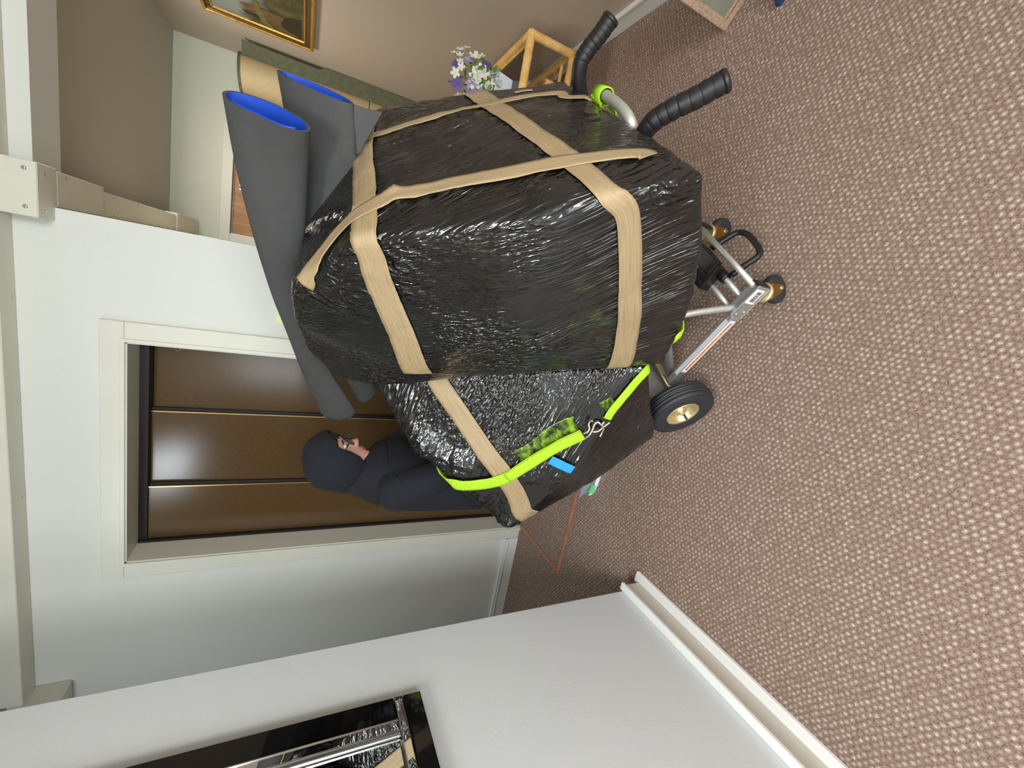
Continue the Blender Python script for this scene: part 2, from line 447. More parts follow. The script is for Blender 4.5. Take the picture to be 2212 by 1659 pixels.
# elevator wall with the lift opening, beam over the passage
b = BM()
add_box(b, (-3.2, YE, 0), (-1.574, YE+0.23, ZC)); add_box(b, (-0.492, YE, 0), (0.0, YE+0.23, ZC))
add_box(b, (-1.574, YE, 2.153), (-0.492, YE+0.23, ZC)); add_box(b, (-1.70, YE+0.23, 0), (-0.36, YE+0.33, ZC))
struct('wall_elevator', b, 'wall')
b = BM(); add_box(b, (0.0, YE, 2.418), (XR, YE+0.21, ZC)); struct('trim_1', b, 'wall')
b = BM(); add_box(b, (-0.12, YE+0.23, 0), (0.0, YF, ZC)); struct('wall_passage', b, 'wall_far')
b = BM(); add_box(b, (-0.12, YF, 0), (0.07, YF+0.1, ZC)); add_box(b, (0.94, YF, 0), (XR, YF+0.1, ZC)); add_box(b, (0.07, YF, 2.13), (0.94, YF+0.1, ZC))
struct('wall_far', b, 'wall_far')
b = BM(); add_box(b, (XR, -2.8, 0), (XR+0.12, YF+0.1, ZC)); struct('wall_right', b, 'wall_tan')
# rear wall (behind the camera) with two windows
b = BM()
WX = ((-0.88, 0.12), (0.48, 1.48)); WZ = (0.88, 2.36)
add_box(b, (-3.3, YB-0.15, 0), (XL-0.1, YB, ZC)); add_box(b, (XL-0.1, YB-0.15, 0), (XR+0.1, YB, WZ[0])); add_box(b, (XL-0.1, YB-0.15, WZ[1]), (XR+0.1, YB, ZC))
add_box(b, (XL-0.1, YB-0.15, WZ[0]), (WX[0][0], YB, WZ[1])); add_box(b, (WX[0][1], YB-0.15, WZ[0]), (WX[1][0], YB, WZ[1]))
add_box(b, (WX[1][1], YB-0.15, WZ[0]), (XR+0.1, YB, WZ[1]))
struct('wall_rear', b, 'wall')
for k, (x0, x1) in enumerate(WX):
    b = BM()
    for lo, hi in (((x0, WZ[0]), (x0+.05, WZ[1])), ((x1-.05, WZ[0]), (x1, WZ[1])), ((x0, WZ[0]), (x1, WZ[0]+.05)), ((x0, WZ[1]-.05), (x1, WZ[1])), ((x0, 1.58), (x1, 1.62))):
        add_box(b, (lo[0], YB-.03, lo[1]), (hi[0], YB+.015, hi[1]), 0.004)
    struct('window_%d' % (k+1), b, 'trim')

# skirting boards: flat board with a proud top bead
def skirting(name, p, q, nrm, h=0.10):
    b = BM(); p, q, nrm = V(p), V(q), V(nrm)
    d = (q-p).normalized(); up = V((0, 0, 1)); L = (q-p).length; c = (p+q)/2
    add_obox(b, c+nrm*0.009+up*(h/2-.003), (d, nrm, up), (L, 0.018, h-.006), 0.002, 1)
    add_obox(b, c+nrm*0.013+up*(h-0.009), (d, nrm, up), (L, 0.026, 0.018), 0.004, 2)
    return struct(name, b, 'trim')
# the near left board: proud cap, flat board and a shoe strip on the carpet
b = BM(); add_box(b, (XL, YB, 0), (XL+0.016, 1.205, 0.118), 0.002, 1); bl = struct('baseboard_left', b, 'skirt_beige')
b = BM(); add_box(b, (XL, YB, 0.114), (XL+0.034, 1.205, 0.130), 0.004, 2); obj('top_bead', b, 'trim', bl)
b = BM(); add_box(b, (XL, YB, 0.0), (XL+0.054, 1.235, 0.020), 0.005, 2); obj('floor_strip', b, 'trim', bl)
skirting('baseboard_elevator', (-3.2, YE, 0), (-1.655, YE, 0), (0, -1, 0), 0.098)
skirting('baseboard_corner', (-0.405, YE, 0), (0.0, YE, 0), (0, -1, 0), 0.098)
skirting('baseboard_right', (XR, YB, 0), (XR, YF, 0), (-1, 0, 0), 0.104)
skirting('baseboard_far', (1.0, YF, 0), (XR-.03, YF, 0), (0, -1, 0), 0.098)

# ---- lift: casing (trim_2), reveal, three telescopic bronze panels (door_1)
b = BM()
ox0, ox1, oz = -1.651, -0.408, 2.234
ix0, ix1, iz = -1.574, -0.492, 2.153
add_box(b, (ox0, YE-0.022, 0), (ix0, YE, iz), 0.004, 2); add_box(b, (ix1, YE-0.022, 0), (ox1, YE, iz), 0.004, 2)
add_box(b, (ox0, YE-0.022, iz), (ox1, YE, oz), 0.002, 1)
add_box(b, (ix0-0.012, YE-0.030, 0), (ix0+0.004, YE-0.018, iz+0.014), 0.001, 1)
add_box(b, (ix1-0.004, YE-0.030, 0), (ix1+0.012, YE-0.018, iz+0.014), 0.001, 1)
add_box(b, (ix0-0.0125, YE-0.0285, iz-0.004), (ix1+0.0125, YE-0.0175, iz+0.0145), 0.001, 1)
# lining boards of the reveal
add_box(b, (ix0, YE-0.018, 0), (ix0+0.010, YE+0.215, iz)); add_box(b, (ix1-0.010, YE-0.018, 0), (ix1, YE+0.215, iz)); add_box(b, (ix0, YE-0.018, iz-0.010), (ix1, YE+0.215, iz))
struct('trim_2', b, 'casing')
lift = bpy.data.objects.new('door_1', None); COL.objects.link(lift); lift.location = (-1.03, YE+0.2, 0); lift['kind'] = 'structure'
for x0, x1, y in ((-1.560, -1.262, YE+0.155), (-1.300, -0.870, YE+0.185), (-0.905, -0.502, YE+0.215)):
    p = BM(); add_box(p, (x0, y, 0.012), (x1, y+0.022, 2.108), 0.003, 2); o = obj('door_panel', p, 'bronze', lift)
    p = BM(); add_box(p, (x1-0.0045, y-0.0025, 0.012), (x1+0.001, y+0.004, 2.108)); obj('panel_edge', p, 'brass_edge', o)
    if x1 < -0.6:
        p = BM(); add_box(p, (x1+0.001, y+0.012, 0.012), (x1+0.014, y+0.0305, 2.108)); obj('panel_gap_shade', p, 'dark_gap', o)  # solid dark strip on the next panel, standing for the shadowed gap
p = BM(); add_box(p, (ix0+.01, YE+0.14, 2.108), (ix1-.01, YE+0.23, 2.143)); add_box(p, (ix0+.01, YE+0.13, 0.0), (ix0+0.022, YE+0.22, 2.14)); add_box(p, (ix0, YE+0.02, 0.0), (ix1, YE+0.23, 0.010))
obj('door_track', p, 'dark_gap', lift)
p = BM(); add_lathe(p, (-0.553, YE+0.2145, 2.018), (0, -1, 0), [(0.0085, 0), (0.0085, 0.002), (0.006, 0.003)], 16); o = obj('key_hole', p, 'ink', lift)
p = BM(); add_lathe(p, (-0.553, YE+0.2155, 2.018), (0, -1, 0), [(0.014, 0), (0.014, 0.0012)], 20); obj('key_plate', p, 'zinc_dark', lift)

# ---- timber door at the end of the passage (door_2)
dr = bpy.data.objects.new('door_2', None); COL.objects.link(dr); dr.location = (0.505, YF, 0); dr['kind'] = 'structure'
p = BM()
add_box(p, (0.075, YF+0.035, 0.01), (0.19, YF+0.075, 2.125), 0.002); add_box(p, (0.82, YF+0.035, 0.01), (0.935, YF+0.075, 2.125), 0.002)
for z0, z1 in ((0.01, 0.22), (0.90, 1.06), (1.985, 2.125)): add_box(p, (0.19, YF+0.036, z0), (0.82, YF+0.075, z1), 0.002)
add_box(p, (0.455, YF+0.0372, 0.221), (0.555, YF+0.074, 1.984), 0.002)
obj('door_leaf', p, 'oak', dr)
for x0, x1 in ((0.19, 0.455), (0.555, 0.82)):
    for z0, z1 in ((0.22, 0.90), (1.06, 1.985)):
        p = BM(); add_box(p, (x0, YF+0.052, z0), (x1, YF+0.066, z1)); add_box(p, (x0+.03, YF+0.045, z0+.03), (x1-.03, YF+0.055, z1-.03), 0.008, 2); obj('door_panel', p, 'oak', dr)
p = BM(); add_box(p, (0.0, YF-0.018, 0), (0.072, YF+0.035, 2.13), 0.004); add_box(p, (0.938, YF-0.018, 0), (1.01, YF+0.035, 2.13), 0.004); add_box(p, (0.0, YF-0.018, 2.13), (1.01, YF+0.035, 2.215), 0.004)
struct('trim_3', p, 'casing')
p = text_bm('12', (0.500, YF+0.031, 2.045), (1, 0, 0), (0, 0, 1), 0.085, 0.008); obj('door_number', p, 'steel', dr)
p = BM(); add_tube(p, [(0.86, YF+0.035, 1.0), (0.86, YF-0.02, 1.0), (0.76, YF-0.025, 1.0)], 0.009, 10); obj('door_handle', p, 'steel', dr)

# brown edging strip of the carpet inlay in front of the lift
b = BM(); w_ = 0.022
add_box(b, (-1.565, 1.79, 0.0), (-0.50, 1.79+w_, 0.004), 0.0015, 1); add_box(b, (-1.565, 1.79+w_, 0.0), (-1.565+w_, YE-0.03, 0.004), 0.0015, 1); add_box(b, (-0.50-w_, 1.79+w_, 0.0), (-0.50, YE-0.03, 0.004), 0.0015, 1)
struct('trim_4', b, 'strip')

# ================================================================== HAND TRUCK (tilted back on its casters)
U = V((0.82, -0.572, 0)).normalized(); W = V((-U.y, U.x, 0)); Z = V((0, 0, 1))
AX = U*-0.90 + Z*0.13                                  # axle line (at w=0)
SE = (U+Z).normalized(); SN = (Z-U).normalized()       # along the frame, off the frame
def T(u, w, z): return U*u + W*w + Z*z                 # truck coordinates
def S(s, n, w): return AX + SE*s + SN*n + W*w          # frame coordinates
FR = Matrix((SE, SN, W)).transposed().to_4x4(); FR.translation = AX   # local (s,n,w) -> room

truck = thing('hand_truck', 'aluminium convertible hand truck tilted back on casters under the black bundles', 'hand truck', T(-0.65, 1.07, 0))
NEAR, FAR = 0.915, 1.235
for w in (NEAR, FAR):
    b = BM(); add_tube(b, [S(-0.02, -0.022, w), S(0.93, -0.022, w), S(0.995, -0.012, w)], 0.0185, 14)
    obj('frame_rail', b, 'alu', truck)
for s in (0.10, 0.36, 0.62, 0.86):
    b = BM(); add_tube(b, [S(s, -0.022, NEAR), S(s, -0.022, FAR)], 0.013, 12); obj('cross_bar', b, 'alu', truck)
# toe plate
b = BM(); add_obox(b, S(-0.028, 0.16, (NEAR+FAR)/2), (SE, SN, W), (0.008, 0.36, 0.40), 0.003, 1); obj('toe_plate', b, 'alu_cast', truck)
# loop handle between the grips
b = BM()
add_tube(b, [S(0.86, -0.02, 0.962), S(0.965, -0.015, 0.952), S(1.01, -0.012, 0.947), S(1.052, -0.010, 0.960), S(1.066, -0.010, 1.003), S(1.062, -0.01, 1.08), S(1.050, -0.010, 1.155), S(1.02, -0.012, 1.195), S(0.97, -0.015, 1.20), S(0.86, -0.02, 1.195)], 0.0125, 14, True, 6)
obj('loop_handle', b, 'alu', truck)
# grips: bent black sleeves with ridges
def grip(base, pts, name='handle_grip'):
    path = curve(pts, 8); n = len(path)
    def rad(t):
        r = 0.0175 + 0.0035*min(1, t/0.45)
        if t > 0.42:
            ph = ((t-0.42)/0.58*7.0) % 1.0
            r += 0.0009*(1-abs(2*ph-1))+ (-0.0016 if ph < 0.09 else 0)
        return r
    dense = []
    for i in range(n-1):
        for k in range(4): dense.append(path[i].lerp(path[i+1], k/4))
    dense.append(path[-1])
    b = BM(); add_tube(b, dense, rad, 18); g = obj(name, b, 'grip', truck)
    d = (path[-1]-path[-2]).normalized()
    b = BM(); add_lathe(b, path[-1]-d*0.002, d, [(0.0225, 0), (0.0235, 0.004), (0.021, 0.010), (0.012, 0.0125)], 18); obj('end_cap', b, 'black_plastic', g)
    d0 = (path[1]-path[0]).normalized()
    b = BM(); add_tube(b, [path[0]-d0*0.10, path[0]-d0*0.035, path[0]+d0*0.01], 0.0165, 14); obj('handle_tube', b, 'alu', truck)
    return g
# GRIPS
grip(None, [S(0.990, -0.004, 0.912), S(1.030, -0.006, 0.906), S(1.066, -0.026, 0.893), S(1.083, -0.062, 0.878), S(1.093, -0.110, 0.860), S(1.105, -0.160, 0.845)])
grip(None, [S(1.015, 0.010, 1.252), S(1.055, 0.010, 1.254), S(1.092, -0.006, 1.257), S(1.112, -0.034, 1.260), S(1.126, -0.066, 1.262), S(1.143, -0.098, 1.265)])

# main wheels
def main_wheel(wc, sgn):
    c = T(-0.912, wc, 0.133); ax = W*sgn; KW = 0.133/0.127
    b = BM()
    prof = [(0.062, -0.030), (0.078, -0.037), (0.098, -0.040), (0.114, -0.036), (0.121, -0.030), (0.1238, -0.024), (0.1240, -0.018), (0.1215, -0.017), (0.1215, -0.014), (0.1258, -0.013),
            (0.1265, -0.006), (0.1235, -0.005), (0.1235, -0.002), (0.1270, -0.001), (0.1270, 0.001), (0.1235, 0.002), (0.1235, 0.005), (0.1265, 0.006), (0.1258, 0.013), (0.1215, 0.014), (0.1215, 0.017), (0.1240, 0.018),
            (0.1238, 0.024), (0.121, 0.030), (0.114, 0.036), (0.098, 0.040), (0.078, 0.037), (0.066, 0.033), (0.062, 0.028)]
    prof = [(r*KW, h) for r, h in prof]
    add_lathe(b, c, ax, prof, 64, cap=False)
    # shoulder lugs
    x = ax.cross(Z).normalized(); y = ax.cross(x)
    for k in range(90):
        a = 2*PI*k/90; rd = x*math.cos(a)+y*math.sin(a); tg = ax.cross(rd)
        for sd in (-1, 1):
            add_obox(b, c+rd*0.1175+ax*(sd*0.0335), (rd, tg, ax), (0.011, 0.0042, 0.006))
    tyre = obj('tire', b, 'rubber', truck)
    b = BM()
    add_lathe(b, c, ax, [(0.064, 0.026), (0.067, 0.033), (0.0655, 0.036), (0.060, 0.034), (0.0565, 0.026), (0.052, 0.020), (0.046, 0.006), (0.034, 0.002), (0.024, 0.004), (0.021, 0.012), (0.021, 0.024), (0.012, 0.025), (0.009, 0.034), (0.001, 0.035)], 48, cap=False)
    add_lathe(b, c, ax, [(0.064, -0.026), (0.067, -0.033), (0.060, -0.034), (0.052, -0.020), (0.034, -0.004), (0.001, -0.004)], 48, cap=False)
    rim = obj('wheel_rim', b, 'zinc', tyre)
    b = BM(); d = (x*0.5+y*0.866); add_tube(b, [c+d*0.050+ax*0.014, c+d*0.045+ax*0.040], 0.0042, 10); obj('valve_stem', b, 'black_plastic', tyre)
    b = BM()
    for k in range(5):
        a = 2*PI*k/5+0.3; add_lathe(b, c+(x*math.cos(a)+y*math.sin(a))*0.033, ax, [(0.0052, 0.002), (0.0052, 0.009), (0.003, 0.0105)], 6)
    o = obj('rim_bolts', b, 'zinc', tyre); o['kind'] = 'stuff'
main_wheel(0.772, -1); main_wheel(1.345, 1)
b = BM(); add_tube(b, [T(-0.905, 0.79, 0.127), T(-0.905, 1.36, 0.127)], 0.008, 12); obj('axle', b, 'zinc', truck)

# lower rails from the axle to the caster brackets
for w, sgn in ((0.875, -1), (1.262, 1)):
    a0, a1 = T(-0.885, w, 0.142), T(-0.520, w, 0.150)
    d = (a1-a0).normalized(); up = d.cross(W).normalized();  up = up if up.z > 0 else -up
    b = BM(); add_obox(b, (a0+a1)/2, (d, W, up), ((a1-a0).length, 0.020, 0.034), 0.004, 2)
    add_obox(b, (a0+a1)/2+W*(-sgn)*0.009+up*0.014, (d, W, up), ((a1-a0).length*0.96, 0.014, 0.008), 0.002, 1)
    rail = obj('lower_rail', b, 'alu_cast', truck)
    if sgn < 0:
        face = W*-0.0107
        L = (a1-a0).length
        b = BM(); add_obox(b, a0+d*L*0.59+face, (d, W, up), (L*0.74, 0.0010, 0.026)); lab = obj('warning_label', b, 'white_label', rail); lab['label'] = 'white warning sticker with orange band along the rail'
        b = BM(); add_obox(b, a0+d*L*0.60+face*1.07+up*0.001, (d, W, up), (L*0.68, 0.0010, 0.0115)); obj('orange_band', b, 'orange', rail)
        b = BM()
        for k, fr in enumerate((0.33, 0.50, 0.66, 0.85)):
            q = text_bm('\u25b2 WARNING' if k != 2 else '\u25b2 CAUTION', a0+d*L*fr+face*1.13+up*0.001, d, up, 0.0088, 0.0004)
            me = bpy.data.meshes.new('tmp'); q.to_mesh(me); q.free(); b.from_mesh(me); bpy.data.meshes.remove(me)
        obj('warning_print', b, 'ink', rail)
        b = BM(); add_obox(b, a0+d*L*0.55+up*0.0178+W*-0.001, (d, W, up), (L*0.78, 0.016, 0.0008)); obj('upper_label', b, 'grey_label', rail)
# caster brackets, swivel casters
def caster(w, sgn, yaw):
    c = T(-0.425, w, 0.0)
    a = (U*0.80 - Z*0.24).normalized(); up = a.cross(W).normalized(); up = up if up.z > 0 else -up
    b = BM()
    pc = T(-0.455, w, 0.152)
    add_obox(b, pc + W*sgn*0.016, (U, W, Z), (0.135, 0.006, 0.062), 0.006, 2)
    add_obox(b, pc + Z*0.022, (U, W, Z), (0.118, 0.038, 0.006), 0.002, 1)
    add_obox(b, pc - W*sgn*0.016, (U, W, Z), (0.10, 0.005, 0.046), 0.003, 1)
    br = obj('caster_bracket', b, 'alu_cast', truck)
    b = BM(); add_obox(b, pc + U*0.066, (U, W, Z), (0.006, 0.034, 0.06), 0.002, 1); obj('bracket_cap', b, 'black_plastic', br)
    b = BM()
    for du, dz in ((-0.052, 0.012), (-0.038, -0.014), (0.0, -0.020)):
        add_lathe(b, pc+W*sgn*0.0185+U*du+Z*dz, W*sgn, [(0.0055, 0), (0.0055, 0.002), (0.003, 0.0045)], 12)
    o = obj('rivets', b, 'steel', br); o['kind'] = 'stuff'
    if sgn < 0:
        b = BM(); add_obox(b, pc+W*sgn*0.0195+U*0.026+Z*0.006, (U, W, Z), (0.058, 0.0008, 0.040)); lab = obj('bar_code_label', b, 'white_label', br)
        b = BM(); rr = random.Random(3); x = -0.020
        while x < 0.020:
            wd_ = rr.choice((0.0010, 0.0018, 0.0028)); add_obox(b, pc+W*sgn*0.0202+U*(0.026+x)+Z*0.002, (U, W, Z), (wd_, 0.0004, 0.021)); x += wd_+rr.choice((0.0012, 0.0020))
        obj('bar_code', b, 'ink', br)
    q = T(-0.415, w, 0)
    b = BM(); add_lathe(b, q, Z, [(0.030, 0.118), (0.034, 0.112), (0.034, 0.106), (0.029, 0.104), (0.029, 0.098), (0.022, 0.094)], 28); obj('swivel_plate', b, 'zinc', br)
    fd = (U*math.cos(yaw)+W*math.sin(yaw)); sd = Z.cross(fd)
    b = BM()
    wc = q+fd*0.022+Z*0.05
    for k in (-1, 1):
        add_prism(b, [q+sd*k*0.021+fd*-0.024+Z*0.098, q+sd*k*0.021+fd*0.028+Z*0.098, wc+sd*k*0.021+fd*0.014-Z*0.006, wc+sd*k*0.021-fd*0.014-Z*0.006], sd*k*0.004)
    add_obox(b, q+Z*0.099+fd*0.002, (fd, sd, Z), (0.056, 0.05, 0.004), 0.001, 1)
    obj('caster_fork', b, 'zinc_dark', br)
    b = BM(); add_lathe(b, wc, sd, [(0.020, -0.016), (0.040, -0.017), (0.047, -0.013), (0.050, -0.006), (0.050, 0.006), (0.047, 0.013), (0.040, 0.017), (0.020, 0.016)], 36)
    wh = obj('caster_wheel', b, 'rubber', br)
    b = BM(); add_lathe(b, wc, sd, [(0.007, -0.029), (0.007, 0.029)], 10); obj('caster_axle', b, 'steel', br)
caster(0.887, -1, 0.9); caster(1.250, 1, 0.55)
# tubes across between the brackets
for u, z in ((-0.402, 0.172), (-0.462, 0.150), (-0.518, 0.140)):
    b = BM(); add_tube(b, [T(u, 0.89, z), T(u, 1.25, z)], 0.0105, 12); obj('cross_tube', b, 'alu', truck)
# black latch block on the tubes with its pedal loop
b = BM()
add_obox(b, T(-0.492, 1.075, 0.168), (U, W, Z), (0.100, 0.075, 0.050), 0.007, 2)
add_obox(b, T(-0.455, 1.105, 0.190), (U, W, Z), (0.060, 0.120, 0.030), 0.006, 2)
add_lathe(b, T(-0.462, 1.03, 0.150), -W, [(0.020, -0.03), (0.020, 0.02), (0.015, 0.026)], 20)
for du, dw in ((-0.03, -0.02), (0.02, 0.03), (-0.028, 0.025)): add_lathe(b, T(-0.492+du, 1.075+dw, 0.192), Z, [(0.006, 0), (0.006, 0.004), (0.003, 0.005)], 10)
obj('latch_block', b, 'black_plastic', truck)
b = BM(); add_tube(b, [T(-0.425, 1.14, 0.165), T(-0.372, 1.14, 0.135), T(-0.340, 1.135, 0.115), T(-0.325, 1.10, 0.108), T(-0.330, 1.03, 0.108), T(-0.345, 1.00, 0.116), T(-0.385, 0.995, 0.140), T(-0.44, 1.0, 0.155)], 0.0105, 12, True, 5)
obj('pedal_loop', b, 'black_plastic', truck)
# struts from the brackets up to the frame
for w in (0.890, 1.245):
    b = BM(); add_tube(b, [T(-0.490, w, 0.150), T(-0.545, w+(0.004 if w < 1 else -0.004), 0.290), T(-0.612, w+(0.010 if w < 1 else -0.01), 0.418)], 0.0115, 12, True, 4); obj('strut', b, 'alu', truck)

# ================================================================== WRAPPED BUNDLES
def vnoise(p, f, seed):
    return noise.noise(V((p[0]*f+seed, p[1]*f-seed*0.7, p[2]*f+seed*1.3)))
def bundle(name, label, pts, m, voxel, smooth_it, seed, streak, spots=()):
    bm = BM()
    for p in pts: bm.verts.new(V(p))
    r = bmesh.ops.convex_hull(bm, input=list(bm.verts))
    bmesh.ops.delete(bm, geom=[g for g in r['geom_interior'] if isinstance(g, bmesh.types.BMVert)], context='VERTS')
    bmesh.ops.recalc_face_normals(bm, faces=bm.faces)
    me = bpy.data.meshes.new(name); bm.to_mesh(me); bm.free()
    o = bpy.data.objects.new(name, me); COL.objects.link(o)
    md = o.modifiers.new('r', 'REMESH'); md.mode = 'VOXEL'; md.voxel_size = voxel
    md = o.modifiers.new('s', 'SMOOTH'); md.iterations = smooth_it; md.factor = 0.5
    dg = bpy.context.evaluated_depsgraph_get()
    me2 = bpy.data.meshes.new_from_object(o.evaluated_get(dg)); o.modifiers.clear()
    n = len(me2.vertices)
    co = np.empty(n*3, 'f'); me2.vertices.foreach_get('co', co); co = co.reshape(-1, 3)
    nr = np.empty(n*3, 'f'); me2.vertices.foreach_get('normal', nr); nr = nr.reshape(-1, 3)
    d = np.empty(n)
    sx, sy = streak
    for i in range(n):
        p = co[i]
        q = (p[0]*sx[0]+p[1]*sx[1], p[0]*sy[0]+p[1]*sy[1], p[2])   # q0 along the creases
        wv = vnoise(p, 2.1, seed)
        a = vnoise(p, 5.0, seed+3)*0.007
        c = abs(noise.noise(V((q[0]*1.4+wv*0.4, (q[1]+wv*0.03)*17, (q[2]+wv*0.03)*17+seed))))
        crm = max(0.0, vnoise(p, 3.6, seed+11)-0.12)
        k = abs(vnoise(p, 21, seed+5))+0.5*abs(vnoise(p, 43, seed+6))
        sp = 0.0
        for c_, r_, h_ in spots:
            e = ((p[0]-c_[0])**2+(p[1]-c_[1])**2+(p[2]-c_[2])**2)/(r_*r_)
            if e < 6: sp += math.exp(-e*1.5)*h_*(0.35+abs(vnoise(p, 26, seed+21))+0.7*abs(vnoise(p, 52, seed+22)))
        d[i] = a - c*0.0045 - crm*k*0.006 + sp
    co = co + nr*d[:, None].astype('f')
    me2.vertices.foreach_set('co', co.reshape(-1)); me2.update()
    for p in me2.polygons: p.use_smooth = True
    me2.materials.append(M[m]); me2.name = name
    old = o.data; o.data = me2; bpy.data.meshes.remove(old)
    o.matrix_world = FR
    return tag(o, label, 'bundle', 'black film-wrapped bundles')
B1 = bundle('wrapped_bundle', 'large black film-wrapped bundle with crossed tan tape nearest the truck handles',
    # PTS1
    [(1.098, -.010, .628), (.88, -.022, .655), (.74, -.010, .665), (.46, .075, .702), (.60, .30, .712), (.68, .50, .737), (.778, .735, .79), (.700, .915, .89), (.735, 1.03, .96), (.90, 1.0, .93), (1.03, .92, .88),
     (1.145, .83, .84), (1.215, .61, .76), (1.165, .43, .69), (1.145, .23, .637), (1.135, .12, .63), (.92, .40, .665),
     (1.030, .02, 1.37), (1.055, .11, 1.35), (1.205, .53, 1.35), (1.10, .83, 1.30), (.75, 1.03, 1.30), (.50, .92, 1.32), (.45, .02, 1.37), (1.165, .27, 1.0), (.45, .02, .85)],
    'film_a', 0.008, 15, 2.3, ((0, 1), (1, 0)), (((1.15, .25, .71), .040, .020), ((.80, .36, .70), .06, .020), ((1.09, .05, .645), .035, .014), ((1.19, .52, .86), .05, .018)))
B2 = bundle('wrapped_bundle', 'lower black film-wrapped bundle held by the neon yellow strap above the tyre',
    # PTS2
    [(0.0, .15, .69), (-.04, .44, .625), (-.02, .82, .570), (.28, .90, .69), (.48, .965, .85), (.66, .95, .96), (.42, .115, .73), (.06, .15, .69),
     (-.005, .05, 1.38), (-.03, .76, 1.35), (.50, .93, 1.30), (.62, .05, 1.38), (.62, .82, 1.30), (.15, .5, .60)],
    'film_b', 0.008, 10, 8.1, ((0.7071, -0.7071), (0.7071, 0.7071)), (((.40, .93, .82), .060, .040), ((.33, .84, .72), .05, .015), ((.02, .80, .60), .05, .020)))
# === END BUNDLES

